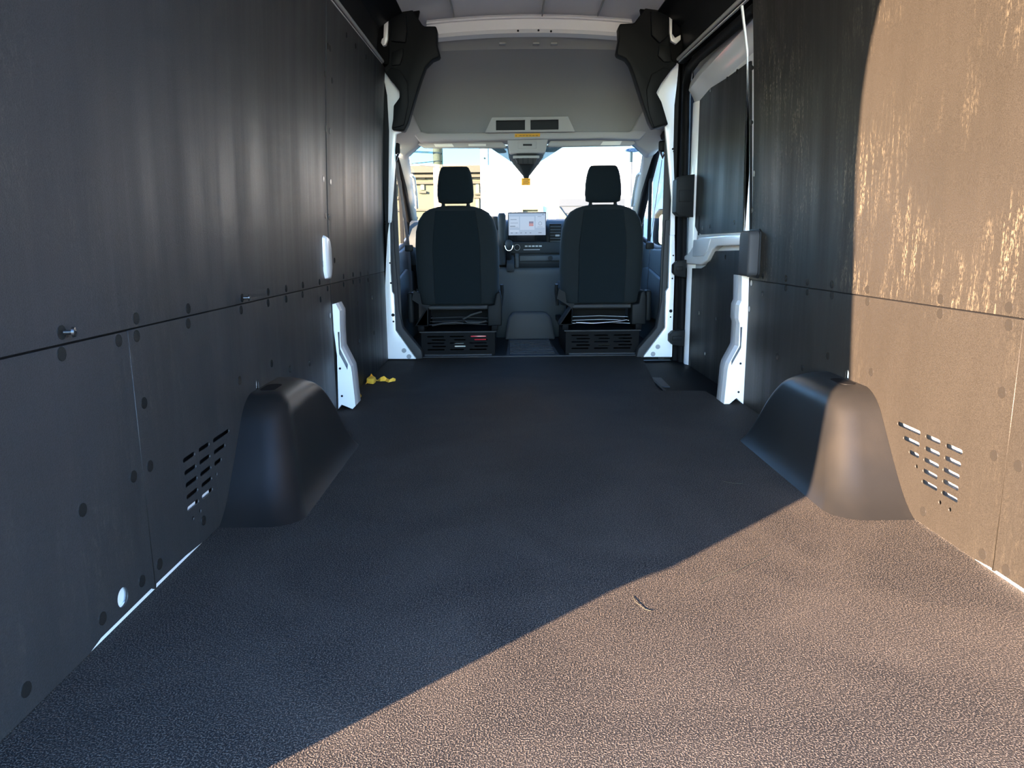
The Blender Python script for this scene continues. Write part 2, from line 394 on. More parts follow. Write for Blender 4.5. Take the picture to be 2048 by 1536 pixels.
lp3 = low_panel(-1, LS + 0.007, 4.435, [], 'panel_plain', wall_l)
MB().box((-0.893, 0.62, -0.02), (-0.8895, 4.5, 0.03)).build('sill_flange', 'paint', wall_l)
MB().box((-0.902, 1.20, 0.0), (-0.894, 1.38, 0.09)).build('hole_backing', 'paint', wall_l)
for ya in (1.585, 1.665): MB().box((-0.897, ya, 0.100), (-0.894, ya + 0.058, 0.118)).build('slot_tab', 'paint', wall_l)
sh = MB()
sh.loft([[(-0.965, y, -0.03), (-0.965, y, 0.6), (-0.915, y, 1.1), (-0.88, y, 1.75), (-0.90, y, 1.75), (-0.945, y, 1.1), (-0.985, y, 0.6), (-0.985, y, -0.03)] for y in (0.55, 4.60)])
sh.build('body_shell', 'paint', wall_l)
for p, pts in ((up1, [(123, 665), (272, 637), (376, 617), (484, 596), (536, 584), (572, 577), (605.5, 570), (639, 564), (650, 148), (651.5, 257), (647, 358), (651.5, 432), (646, 528), (656, 92)]),
               (up2, [(687, 553), (706, 549), (721, 548), (736, 546), (664, 161), (660, 262), (661, 364), (658, 434), (669, 521), (660, 97), (774, 333), (772, 390), (771, 446), (693, 70), (711, 92), (732, 114)]),
               (lp1, [(123, 708), (237, 681), (267, 953), (165, 1020), (284, 1162), (205, 1237), (52, 1379)]),
               (lp2, [(273, 672), (376, 647), (482, 620), (536, 606), (572, 598), (605, 589), (641, 599), (655, 577), (479, 761), (543, 727), (580, 738), (619, 726), (288, 806), (300, 932), (407, 1041), (319, 1128), (660, 631)]),
               (lp3, [(687, 569), (706, 564), (720, 562), (736, 560), (715, 606), (744, 595), (748, 666), (718, 683)])):
    for px, py in pts:
        y, z = hitwall(px, py, -1); rivet(p, -1, y, z)
for px, py in ((123, 665), (484, 596)):         # two half-open rivets stand proud
    y, z = hitwall(px, py, -1); MB().lathe([(0.004, 0), (0.004, 0.012), (0.009, 0.013), (0.008, 0.017), (0.002, 0.019)], (-wallx(z) + 0.004, y, z), (1, 0.25, 0), 12).build('rivet_pin', 'rivet', up1, smooth=35)
def seam_shade_strip(parent, side, y0, y1, z0, z1):  # black strip added behind a seam so the gap reads as shaded
    a, c = (wallx(z0), wallx(z1))
    MB().loft([[(side * (x + d), y, z) for y, d in ((y0, 0.0045), (y1, 0.0045), (y1, 0.009), (y0, 0.009))] for x, z in [(wallx(z0 + (z1 - z0) * k / 8), z0 + (z1 - z0) * k / 8) for k in range(9)]]).build('seam_strip', 'rubber', parent)
seam_shade_strip(wall_l, -1, LS - 0.03, LS + 0.03, 0.02, 1.64)
seam_shade_strip(wall_l, -1, REAR, 4.43, SEAM - 0.02, SEAM + 0.02)
seam_shade_strip(wall_l, -1, lowseam - 0.02, lowseam + 0.02, 0.035, SEAM - 0.02)
# pillar metal that stands through the lining
def foot(parent, outline_px, groove_px, Yp, name):
    o = [atY(x, y, Yp) for x, y in outline_px]; g = [[atY(x, y, Yp) for x, y in groove_px]]
    me = plate(o, g, 1, Yp, Yp + 0.004, 'paint', name); f = link(name, me, parent)
    MB().prism(o, 1, Yp + 0.050, Yp + 0.12).build('pillar_core', 'grommet', f, bevel=0.003)  # white metal greyed here: the groove's shade is in the colour
    rim = MB()
    n = len(o)
    rim.add([(x, Yp + 0.002, z) for x, z in o] + [(x, Yp + 0.054, z) for x, z in o], [(i, (i + 1) % n, n + (i + 1) % n, n + i) for i in range(n)])
    rim.build('pillar_flange', 'paint', f)
    return f
fl = foot(wall_l, [(663, 609), (671, 607), (679, 622), (679.6, 656), (681.7, 695), (701.7, 734), (703.8, 747), (711, 812), (705, 818), (683, 809), (677, 818), (674, 711), (667, 656)],
          [(675.2, 664), (679, 664), (680.3, 698), (696, 729), (694.7, 740), (678, 708)], 3.075, 'pillar_foot')
for x, y in ((680, 737), (684, 792)):
    a, c = atY(x, y, 3.075); MB().lathe([(0.005, 0), (0.005, 0.0015)], (a, 3.0745, c), (0, -1, 0), 10).build('bolt_hole', 'hole', fl)
cap = [(2.95, 0.735), (2.95, 0.60), (2.97, 0.565), (3.03, 0.56), (3.06, 0.60), (3.06, 0.70), (3.04, 0.735), (2.97, 0.745)]
cm = MB(); n = len(cap); cy, cz = 3.0, 0.65
cm.loft([[(-0.893, y, z) for y, z in cap], [(-0.872, cy + (y - cy) * 0.85, cz + (z - cz) * 0.92) for y, z in cap], [(-0.866, cy + (y - cy) * 0.55, cz + (z - cz) * 0.75) for y, z in cap]])
cm.build('pillar_cap', 'paint', wall_l, bevel=0.003)

# ---- right wall (behind the sliding door)
wall_r = struct('wall_right', 'black lined right side wall with the low sun on it')
RS = 3.10
ru = bent_panel(1, REAR, RS, 1.655, 1.655, 'panel_scuffed', wall_r)
rseam = 1.440
lp4 = low_panel(1, REAR, rseam - 0.0015, [], 'panel_sunny', wall_r, [(1.10, 0.010), (1.43, 0.009)])
lp5 = low_panel(1, rseam + 0.0015, RS, slots + [tab(2.165)], 'panel_sunny', wall_r, [(1.445, 0.008), (1.50, 0.003)])
MB().box((0.8895, 0.62, -0.02), (0.893, 3.15, 0.03)).build('sill_flange', 'paint', wall_r)
sh = MB()
sh.loft([[(0.925, y, -0.03), (0.925, y, 0.6), (0.915, y, 1.1), (0.88, y, 1.75), (0.90, y, 1.75), (0.945, y, 1.1), (0.955, y, 0.6), (0.955, y, -0.03)] for y in (0.55, 3.16)])
sh.build('body_shell', 'paint', wall_r)
for p, pts in ((ru, [(1502, 136), (1501, 245), (1508.5, 347), (1505, 421), (1514, 514), (1526, 552), (1572, 557), (1615, 564), (1664, 569), (1735, 579), (1881, 598), (2018, 615)]),
               (lp5, [(1503, 566), (1525, 587), (1572, 576), (1615, 584), (1664, 591), (1735, 603), (1880, 627), (2018, 650), (1499, 618), (1555, 713), (1605, 735), (1656, 712), (1742, 744), (2004, 785), (1988, 911), (1846, 1023), (1965, 1108)]),
               (lp4, [(2036, 932), (2012, 1140)])):
    for px, py in pts:
        y, z = hitwall(px, py, 1); rivet(p, 1, y, z)
fr = foot(wall_r, [(1447.6, 811), (1455, 740.5), (1458, 728), (1477, 693), (1479.7, 647.6), (1477, 638), (1478.8, 611), (1483, 602), (1484, 551), (1498, 554.6), (1496, 627.5), (1494, 698.6), (1489, 811), (1473, 796), (1458.7, 808)],
          [(1480.5, 654), (1485, 654), (1482.5, 696), (1463, 731), (1462.5, 722), (1480, 691)], 3.11, 'pillar_foot')
for x, y in ((1481, 727), (1477, 784)):
    a, c = atY(x, y, 3.11); MB().lathe([(0.005, 0), (0.005, 0.0015)], (a, 3.1095, c), (0, -1, 0), 10).build('bolt_hole', 'hole', fr)
seam_shade_strip(wall_r, 1, REAR, RS, SEAM - 0.02, SEAM + 0.02)
seam_shade_strip(wall_r, 1, rseam - 0.02, rseam + 0.02, 0.035, SEAM - 0.02)
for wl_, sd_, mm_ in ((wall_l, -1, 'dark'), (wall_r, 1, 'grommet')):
    MB().box((min(sd_ * 0.915, sd_ * 0.922), 1.50, 0.03), (max(sd_ * 0.915, sd_ * 0.922), 1.95, 0.27)).build('cavity_liner', mm_, wl_)  # dark sheet added behind the slots, standing in for cavity shade
# slim white pillar edge above the foot
pe = MB(); pe.prism([atY(1484, 556, 3.16), atY(1499, 556, 3.16), atY(1499, 350, 3.16), atY(1497, 100, 3.16), atY(1487, 10, 3.16), atY(1483, 10, 3.16), atY(1494.5, 110, 3.16), atY(1497, 250, 3.16), atY(1497.5, 350, 3.16), atY(1491, 425, 3.16), atY(1488, 480, 3.16)], 1, 3.16, 3.175)
pe.build('pillar_edge', 'paint', wall_r, bevel=0.002)

# latch cover on the rear edge of the sliding door opening
lc = thing('latch_cover', 'dark grey plastic latch cover on the pillar between sliding door and sunlit wall', 'cover')
c0 = [(2.985, 0.73), (2.985, 0.575), (3.00, 0.56), (3.10, 0.56), (3.115, 0.575), (3.115, 0.73), (3.10, 0.745), (3.0, 0.745)]
MB().prism([(y, z) for y, z in c0], 0, 0.835, 0.887).build('cover_body', 'trimdark', lc, bevel=0.012, seg=4)
MB().prism([(2.980, 0.74), (2.980, 0.568), (2.995, 0.553), (3.115, 0.553), (3.125, 0.568), (3.125, 0.74), (3.105, 0.752), (2.995, 0.752)], 0, 0.876, 0.890).build('cover_flange', 'dark', lc, bevel=0.003)

# ---- roof, rails, rear frame
ceiling = struct('ceiling', 'painted steel roof above the cargo bay')
RP = [(-0.955, 1.62), (-0.935, 1.76), (-0.89, 1.90), (-0.77, 1.985), (-0.50, 2.022), (-0.25, 2.033), (0, 2.037), (0.25, 2.033), (0.50, 2.022), (0.77, 1.985), (0.89, 1.90), (0.935, 1.76), (0.955, 1.62)]
def roofring(y, dz=0.0):
    return [(x, y, z + dz) for x, z in RP] + [(x * 1.04, y, z + dz + 0.05) for x, z in RP[::-1]]
MB().loft([[(x * 1.10, y, z) for x, y, z in roofring(0.52)], [(x * 1.08, y, z) for x, y, z in roofring(0.70)], roofring(0.95), roofring(4.72), [(x, 5.15, z - (0.17 if z > 1.8 else 0.05)) for x, y, z in roofring(0)], [(x * 0.99, 5.50, 1.52 + (z - 1.62) * 0.12) for x, y, z in roofring(0)]]).build('roof_skin', 'roofpaint', ceiling, smooth=40)
for x in (-0.44, 0.075, 0.40):
    MB().box((x - 0.003, 3.6, 2.0), (x + 0.003, 4.56, 2.034 - abs(x) * 0.035 - 0.002)).build('roof_seam', 'trimgrey', ceiling)
# roof bow over the back of the cab
bow = MB()
def bowring(y, z0, z1, n=15):
    top, bot = [], []
    for i in range(n):
        x = -0.60 + 1.20 * i / (n - 1); k = 0.030 * (1 - (x / 0.6) ** 2)
        bot.append((x, y, z0 + k)); top.append((x, y, z1 + k))
    return bot + top[::-1]
bow.loft([bowring(4.56, 1.905, 1.975), bowring(4.575, 1.888, 1.99), bowring(4.64, 1.882, 2.0)])
bo = bow.build('roof_bow', 'paint', ceiling, smooth=35)
bl = MB(); bl.loft([[(x, y, z) for x, y, z in bowring(4.545, 1.962, 1.968)], [(x, y, z) for x, y, z in bowring(4.57, 1.958, 1.972)]]); bl.build('bow_ridge', 'paint', bo, smooth=35)
for px, py in ((1077, 61), (1102, 63), (1036, 62)):
    a, c = atY(px, py, 4.56); MB().lathe([(0.006, 0), (0.006, 0.004)], (a, 4.558, c), (0, -1, 0), 10).build('bolt_hole', 'hole', bo)

for side, nm, word in ((-1, 'trim_1', 'left'), (1, 'trim_2', 'right')):
    t = struct(nm, 'black upper side lining and rail along the %s roof edge' % word)
    prof = [(0.842, 1.700), (0.868, 1.79), (0.852, 1.90), (0.775, 1.955), (0.72, 1.978), (0.72, 1.985), (0.78, 1.97), (0.875, 1.905), (0.905, 1.79), (0.87, 1.70)]
    MB().loft([[(side * x, y, z - dz) for x, z in prof] for y, dz in ((0.64, 0.035), (3.0, 0.035), (4.40, 0.0))]).build('side_lining', 'dark', t, smooth=30)
    MB().tube([(side * 0.838, 0.6, 1.682), (side * 0.838, 3.0, 1.682), (side * 0.838, 4.38, 1.722)], 0.010, 12).build('rail_tube', 'trimgrey', t, smooth=60)  # light grey on a black rail: its highlight is in the colour
    MB().loft([[(side * (0.838 + a), y, z + b) for a, b in ((-0.002, -0.002), (-0.002, 0.004), (0.012, 0.004), (0.012, -0.002))] for y, z in ((0.6, 1.659), (3.05, 1.659), (4.36, 1.702))]).build('panel_edge', 'paint', t)
    MB().loft([[(side * (0.845 + a), y, z + b) for a, b in ((0, 0), (0, 0.05), (0.03, 0.05), (0.03, 0))] for y, z in ((0.6, 1.655), (3.05, 1.655), (4.40, 1.70))]).build('rail_channel', 'rubber', t)

for side, nm, word in ((-1, 'trim_3', 'left'), (1, 'trim_4', 'right')):
    # rear door frame: its inner edge throws the shadow line over floor and wall
    prof = [(-0.900, -0.03), (-0.898, 0.30), (-0.886, 0.322), (-0.866, 0.335), (-0.862, 0.50), (-0.882, 0.72), (-0.912, 1.0), (-0.937, 1.24), (-0.955, 1.42), (-0.960, 1.52), (-0.957, 1.60), (-0.947, 1.68), (-0.932, 1.74), (-0.910, 1.80), (-0.874, 1.86), (-0.80, 1.93), (-0.70, 1.955), (0, 1.965)]
    outer = [(0, 2.20), (-0.95, 2.20), (-1.14, 2.0), (-1.16, 1.0), (-1.16, -0.25), (-0.90, -0.25)]
    r = struct(nm, 'white rear door frame on the %s' % word)
    MB().prism([(x * -side, z) for x, z in prof + outer], 1, 0.49, 0.515).build('door_frame', 'paint', r)

# ---- B-pillars: white sheet, grey inner trim, black upper arch trim
LP = [(775, 470), (779, 440), (780, 480), (781, 543), (784, 584), (788, 589), (791, 661), (832, 718), (776, 718), (770, 578), (772, 520)]
LD = [(778, 446), (788, 440), (790, 500), (795, 560), (799, 620), (806, 655), (843, 700), (846, 716), (830, 718), (789, 660), (782, 580)]
LU = [(764, 140), (790, 140), (806, 180), (806, 262), (792, 268), (789, 300), (790, 330), (783, 445), (776, 446), (778, 262), (774, 190)]
RPx = [(1340.5, 470), (1349.5, 470), (1350, 520), (1344, 714), (1287, 714), (1330.5, 656), (1332, 583), (1337, 576)]
RD = [(1330, 440), (1341, 440), (1340, 500), (1338, 578), (1333, 586), (1332, 656), (1290, 714), (1272, 714), (1276, 697), (1313, 655), (1322, 600), (1326, 500)]
RU = [(1320, 132), (1358, 124), (1355, 160), (1349, 210), (1347, 300), (1350, 400), (1350, 470), (1340, 470), (1343, 400), (1335, 300), (1330, 250), (1310, 200)]
for side, nm, word, lo, dk, upx in ((-1, 'trim_5', 'left', LP, LD, LU), (1, 'trim_6', 'right', RPx, RD, RU)):
    b = struct(nm, 'white %s door pillar behind the front seat' % word)
    wp = MB().prism([atY(x, y, 4.44) for x, y in lo], 1, 4.44, 4.475).build('pillar_sheet', 'paint', b, bevel=0.003)
    up_ = MB().prism([atY(x, y, 4.47) for x, y in upx], 1, 4.47, 4.50).build('pillar_upper', 'paint' if side > 0 else 'paint', b, bevel=0.003)
    MB().prism([atY(x, y, 4.50) for x, y in dk], 1, 4.478, 4.56).build('pillar_trim', 'trimdark', b, bevel=0.006)
    MB().prism([(side * 0.80, 4.50), (side * 0.84, 4.50), (side * 0.93, 4.57), (side * 0.93, 4.66), (side * 0.86, 4.66)], 2, -0.02, 1.75).build('pillar_inner', 'trimdark', b, bevel=0.005)
    spots = [(780, 526, .005), (782, 566, .006), (786, 630, .010), (787, 643, .006)] if side < 0 else [(1345.5, 298, .006), (1347, 303, .004), (1346.5, 511, .005), (1344.5, 557, .005), (1341.5, 622, .010), (1341, 634, .005)]
    for x, y, r in spots:
        q = 4.44 if (side < 0 or y > 470) else 4.47
        a, c = atY(x, y, q); MB().lathe([(r, 0), (r, 0.002)], (a, q - 0.0005, c), (0, -1, 0), 12).build('bolt_hole', 'hole', wp)
    for x, y in ([(808, 701), (818, 713)] if side < 0 else [(1315.5, 693.5), (1306, 708)]):
        a, c = atY(x, y, 4.44); MB().lathe([(0.0145, 0), (0.0145, 0.002), (0.012, 0.003)], (a, 4.4395, c), (0, -1, 0), 16).build('pillar_plug', 'grommet', wp)
    # upper arch trim
    if side < 0:
        o = [(796, -20), (806, -20), (812, 0), (845, 50), (850, 52), (872, 52), (874, 60), (874, 88), (880, 110), (877, 114), (865, 119), (851, 133), (843, 155), (833, 186), (824, 218), (816, 246), (808, 262), (783, 259), (786, 238), (787, 211), (793, 205), (799, 195), (799, 182), (793, 172), (781, 160), (771, 146), (766, 135), (776, 128), (778, 95), (776, 40), (770, 0), (770, -20)]
        pad = [(779, 30), (812, 26), (814, 60), (811, 85), (782, 82)]
        clipb = [(784, 104), (806, 96), (806, 110), (800, 130), (783, 131)]
        strip = [(769, 25), (775, 26), (777, 32), (776, 78), (772, 90), (766, 92), (762, 86), (764, 78), (767, 76)]
        slope = [(771, 146), (783, 134), (800, 140), (815, 165), (817, 205), (808, 250), (783, 257), (786, 238), (787, 211), (799, 195), (799, 182)]
    else:
        o = [(1348, -20), (1304, -20), (1303, 0), (1270, 44), (1266, 46), (1240, 47), (1237, 55), (1238, 78), (1233, 105), (1236, 110), (1252, 117), (1260, 128), (1267, 146), (1284, 200), (1299, 244), (1306, 257), (1337, 249), (1333, 236), (1328, 225), (1323, 203), (1315, 195), (1313, 185), (1316, 175), (1323, 166), (1343, 139), (1355, 127), (1345, 120), (1340, 90), (1344, 0)]
        pad = [(1302, 22), (1339, 22), (1338, 70), (1320, 86), (1303, 70)]
        clipb = [(1318, 90), (1341, 92), (1342, 124), (1328, 124), (1316, 112)]
        strip = [(1338, 20), (1344, 22), (1344, 68), (1350, 76), (1361, 70), (1361, 80), (1352, 88), (1342, 82), (1339, 66)]
        slope = [(1328, 134), (1343, 139), (1323, 166), (1313, 185), (1323, 203), (1333, 236), (1335, 246), (1308, 254), (1297, 220), (1293, 180), (1303, 148)]
    at = MB().prism([atY(x, y, 4.42) for x, y in o], 1, 4.42, 4.50).build('arch_trim', 'dark', b, bevel=0.008, seg=3)
    MB().prism([atY(x, y, 4.40) for x, y in pad], 1, 4.398, 4.425).build('trim_pad', 'dark', at, bevel=0.006)
    MB().prism([atY(x, y, 4.41) for x, y in clipb], 1, 4.406, 4.425).build('trim_clip', 'dark', at, bevel=0.004)
    MB().prism([atY(x, y, 4.408) for x, y in slope], 1, 4.408, 4.425).build('trim_step', 'dark', at, bevel=0.006)
    MB().prism([atY(x, y, 4.405) for x, y in strip], 1, 4.400, 4.43).build('steel_bracket', 'paint', at, bevel=0.002)
    MB().prism([(side * 0.70, 1.72), (side * 0.93, 1.72), (side * 0.93, 1.93), (side * 0.62, 2.03)], 1, 4.44, 4.47).build('arch_backing', 'rubber', b)
    # side filler above the cab door
    MB().box((min(side * 0.885, side * 1.02), 4.465, -0.12), (max(side * 0.885, side * 1.02), 4.60, 1.78)).build('pillar_outer', 'rubber', b)
    MB().box((min(side * 0.86, side * 0.95), 4.62, 1.44), (max(side * 0.86, side * 0.95), 5.5, 1.80)).build('door_header', 'trimgrey', b, bevel=0.01)

# ---- headliner with the shelf over the windscreen
hl = struct('trim_7', 'grey cloth headliner and shelf over the front seats')
rows = [(4.60, 1.93), (4.645, 1.898), (4.72, 1.870), (4.74, 1.850), (4.95, 1.800), (5.10, 1.735), (5.20, 1.660), (5.265, 1.57), (5.29, 1.50), (5.29, 1.44)]
NX = 25
gv = []
for (y, z) in rows:
    for i in range(NX):
        x = -0.86 + 1.72 * i / (NX - 1); k = abs(x / 0.86)
        gv.append((x, y - 0.10 * k ** 6, z + 0.02 * (1 - k * k) - 0.05 * k ** 6))
h = MB(); h.add(gv, [(j * NX + i, j * NX + i + 1, (j + 1) * NX + i + 1, (j + 1) * NX + i) for j in range(len(rows) - 1) for i in range(NX - 1)])
h.build('headliner_cloth', 'cloth', hl, smooth=25)
for px in (1005, 1072, 1108):
    a, c = atY(px, 88, 4.70); MB().box((a - 0.02, 4.675, c - 0.006), (a + 0.02, 4.71, c + 0.004)).build('headliner_clip', 'trimgrey', hl, bevel=0.002)
sp = [atY(x, y, 5.12) for x, y in ((835, 250), (842, 262), (856, 266), (985, 264), (1130, 262), (1258, 263), (1273, 257), (1280, 246), (1296, 262), (1280, 279), (1200, 277), (1055, 279), (900, 282), (838, 283), (826, 268))]
MB().prism(sp, 1, 5.12, 5.30).build('shelf_lip', 'trimgrey', hl, bevel=0.010, seg=3)
for side in (-1, 1):
    MB().loft([[(side * x, 5.02 + dy, z) for x, z, dy in ((0.70, 1.43, 0.1), (0.76, 1.56, 0.02), (0.83, 1.56, 0.0), (0.90, 1.46, 0), (0.92, 1.34, 0.1), (0.84, 1.30, 0.2), (0.76, 1.36, 0.2))],
               [(side * x, 5.40, z) for x, z in ((0.70, 1.42), (0.76, 1.50), (0.83, 1.50), (0.90, 1.44), (0.93, 1.32), (0.86, 1.29), (0.78, 1.36))]]).build('corner_trim', 'trimgrey', hl, bevel=0.02, seg=3)
pk = thing('overhead_pocket', 'grey shelf unit with two dark rectangular openings above the mirror', 'storage unit')
po = [atY(x, y, 5.08) for x, y in ((970, 265), (984, 235), (1136, 233), (1150, 263))]
holes = [[atY(x, y, 5.08) for x, y in q] for q in (((992, 241), (1050, 240), (1050, 260), (992, 261)), ((1061, 240), (1117, 239), (1117, 259), (1061, 260)))]
link('pocket_face', plate(po, holes, 1, 5.08, 5.092, 'trimgrey', 'pocket_face'), pk)
MB().prism([atY(x, y, 5.10) for x, y in ((975, 265), (988, 238), (1132, 236), (1145, 263))], 1, 5.118, 5.24).build('pocket_box', 'dashdark', pk)
for hq in holes:
    xs = [q[0] for q in hq]; zs = [q[1] for q in hq]; x0, x1, z0, z1 = min(xs), max(xs), min(zs), max(zs)
    link('pocket_rim', plate([(x0 - .006, z0 - .005), (x1 + .006, z0 - .005), (x1 + .006, z1 + .005), (x0 - .006, z1 + .005)], [[(x0, z0), (x1, z0), (x1, z1), (x0, z1)]], 1, 5.074, 5.082, 'trimgrey', 'pocket_rim'), pk)

def sticker(name, label, cat, quad, Yp, m, tilt=0.0):
    t = thing(name, label, cat); q = [atY(x, y, Yp) for x, y in quad]
    MB().prism(q, 1, Yp - 0.0015, Yp).build('sticker_sheet', m, t); return t, q
t, q = sticker('warning_sticker', 'small yellow warning strip stuck on the shelf above the mirror', 'sticker', ((1029.5, 267.5), (1080, 266.5), (1080, 273), (1029.5, 274.5)), 5.116, 'tag')
x0, z0 = q[3]; x1, z1 = q[1]
MB().prism([(x0 + 0.006, z0 + 0.007), (x0 + 0.013, z0 + 0.007), (x0 + 0.0095, z0 + 0.014)], 1, 5.1135, 5.115).build('warning_triangle', 'ink', t)
for i in range(6):
    xa = x0 + 0.03 + i * 0.022
    MB().box((xa, 5.1135, z0 + 0.008), (xa + 0.016, 5.1148, z0 + 0.0105)).build('print_line', 'ink', t)

# ---- visors, overhead console, mirror
for word, side, o, labs in (('left', -1, [(834, 288), (842, 281), (850, 278), (990, 276.5), (1002, 281), (1014, 294), (1008, 296), (848, 296)], [((867, 287.5), (904, 287.5), (908, 293.5), (871, 293.5)), ((937, 288), (972, 288), (972, 292), (937, 292))]),
                            ('right', 1, [(1278, 284), (1272, 277), (1262, 273), (1112, 276), (1100, 282), (1094, 293), (1100, 294), (1262, 291)], [((1206, 283), (1244, 282), (1240, 290), (1201, 290))])):
    v = thing('sun_visor', 'grey folded sun visor over the %s front seat' % word, 'sun visor', 'sun visors above the windscreen')
    MB().prism([atY(x, y, 5.20) for x, y in o], 1, 5.20, 5.235).build('visor_body', 'trimgrey', v, bevel=0.008, seg=3)
    for qd in labs:
        MB().prism([atY(x, y, 5.197) for x, y in qd], 1, 5.197, 5.2005).build('visor_label', 'sticker', v)
oc = thing('overhead_console', 'grey overhead console hanging at the middle of the windscreen top', 'console')
MB().prism([atY(x, y, 5.14) for x, y in ((1014, 276), (1097, 276), (1091, 304), (1086, 306), (1022, 306), (1019, 304))], 1, 5.14, 5.30).build('console_body', 'trimgrey', oc, bevel=0.008, seg=3)
MB().prism([atY(x, y, 5.136) for x, y in ((1036, 283), (1073, 283), (1073, 297), (1036, 297))], 1, 5.135, 5.142).build('console_lid', 'trimgrey', oc, bevel=0.003)
MB().prism([atY(x, y, 5.133) for x, y in ((1046, 288), (1064, 288), (1064, 291.5), (1046, 291.5))], 1, 5.132, 5.136).build('console_button', 'dark', oc)
mm = thing('mirror_mount', 'dark camera housing with mirror stem hanging at the windscreen', 'mirror mount')
rings = []
for y0, wpx, d in ((306, 33, 0.09), (316, 31, 0.085), (328, 24, 0.07), (340, 15, 0.045), (352, 6, 0.02), (357, 5, 0.012)):
    cx, cz = atY(1052.5, y0, 5.26); hx = wpx / FPX * 5.2
    rings.append([(cx + hx * sx, 5.26 + d * sy, cz) for sx, sy in ((-1, 1), (-1, -0.2), (-0.6, -1), (0.6, -1), (1, -0.2), (1, 1))])
MB().loft(rings).build('housing', 'dashdark', mm, bevel=0.006, seg=2)
a, c = atY(1052.5, 311, 5.13); MB().box((a - 0.09, 5.145, c - 0.016), (a + 0.09, 5.17, c + 0.002)).build('housing_cap', 'trimgrey', mm, bevel=0.004)
MB().prism([atY(x, y, 5.15) for x, y in ((1028, 312), (1077, 312), (1070, 328), (1036, 328))], 1, 5.152, 5.19).build('housing_tray', 'trimdark', mm, bevel=0.004)
for dx in (-16, -6, 4, 14):
    a, c = atY(1052 + dx, 322, 5.148); MB().box((a - 0.004, 5.147, c - 0.02), (a + 0.004, 5.156, c + 0.018)).build('tray_rib', 'dashdark', mm)
ytag = thing('hang_tag', 'bright yellow tag hanging below the mirror mount', 'tag')
tq = [atY(x, y, 5.24) for x, y in ((1043, 356.5), (1060.5, 356.5), (1060.5, 370.5), (1043, 370.5))]
MB().prism(tq, 1, 5.238, 5.240).build('tag_card', 'tag', ytag)
for i in range(4):
    xa, za = atY(1046, 359.5 + i * 2.8, 5.2375); MB().box((xa, 5.2365, za - 0.002), (xa + 0.044 - 0.006 * (i % 2), 5.2382, za + 0.0015)).build('print_line', 'framey', ytag)

# ---- windscreen, A-pillars
ws = struct('window_1', 'wide clear windscreen at the front of the cab')
NG = 13; g = []
for j in range(5):
    t = j / 4
    for i in range(NG):
        u = -1 + 2 * i / (NG - 1); hw = 0.82 + 0.05 * t
        g.append((u * hw, 5.40 + 0.80 * t - 0.16 * u * u, 1.40 - 0.50 * t))
MB().add(g, [(j * NG + i, j * NG + i + 1, (j + 1) * NG + i + 1, (j + 1) * NG + i) for j in range(1, 4) for i in range(NG - 1)]).build('windscreen_glass', 'glass', ws, smooth=60)
MB().add(g[:2 * NG], [(i, i + 1, NG + i + 1, NG + i) for i in range(NG - 1)]).build('shade_band', 'shadeglass', ws, smooth=60)  # made-up band, there to darken the sky seen through the glass
fg = [atY(x, y, 5.35) for x, y in ((975, 292), (1132, 290), (1082, 322), (1050, 335), (1020, 322))]
MB().prism(fg, 1, 5.35, 5.351).build('dotted_band', 'frit', ws)
MB().tube([(-0.84, 5.26, 1.41), (-0.45, 5.37, 1.415), (0, 5.41, 1.42), (0.45, 5.37, 1.415), (0.84, 5.26, 1.41)], 0.022, 8).build('windscreen_frame', 'trimgrey', ws, smooth=60)
for side in (-1, 1):
    MB().loft([[(side * (x + dx), y + dy, z) for dx, dy in ((-0.045, 0.0), (-0.02, -0.05), (0.05, -0.05), (0.06, 0.03), (-0.01, 0.05))] for x, y, z in ((0.86, 5.22, 1.46), (0.875, 5.34, 1.36), (0.892, 5.62, 1.18), (0.91, 5.98, 0.95), (0.92, 6.15, 0.85))]).build('windscreen_pillar', 'trimgrey', ws, smooth=50)
    MB().tube([(side * 0.835, 5.50, 1.20), (side * 0.822, 5.53, 1.185), (side * 0.828, 5.68, 1.08), (side * 0.842, 5.83, 0.985), (side * 0.858, 5.84, 0.99)], 0.012, 8).build('grab_handle', 'trimgrey', ws, smooth=60)

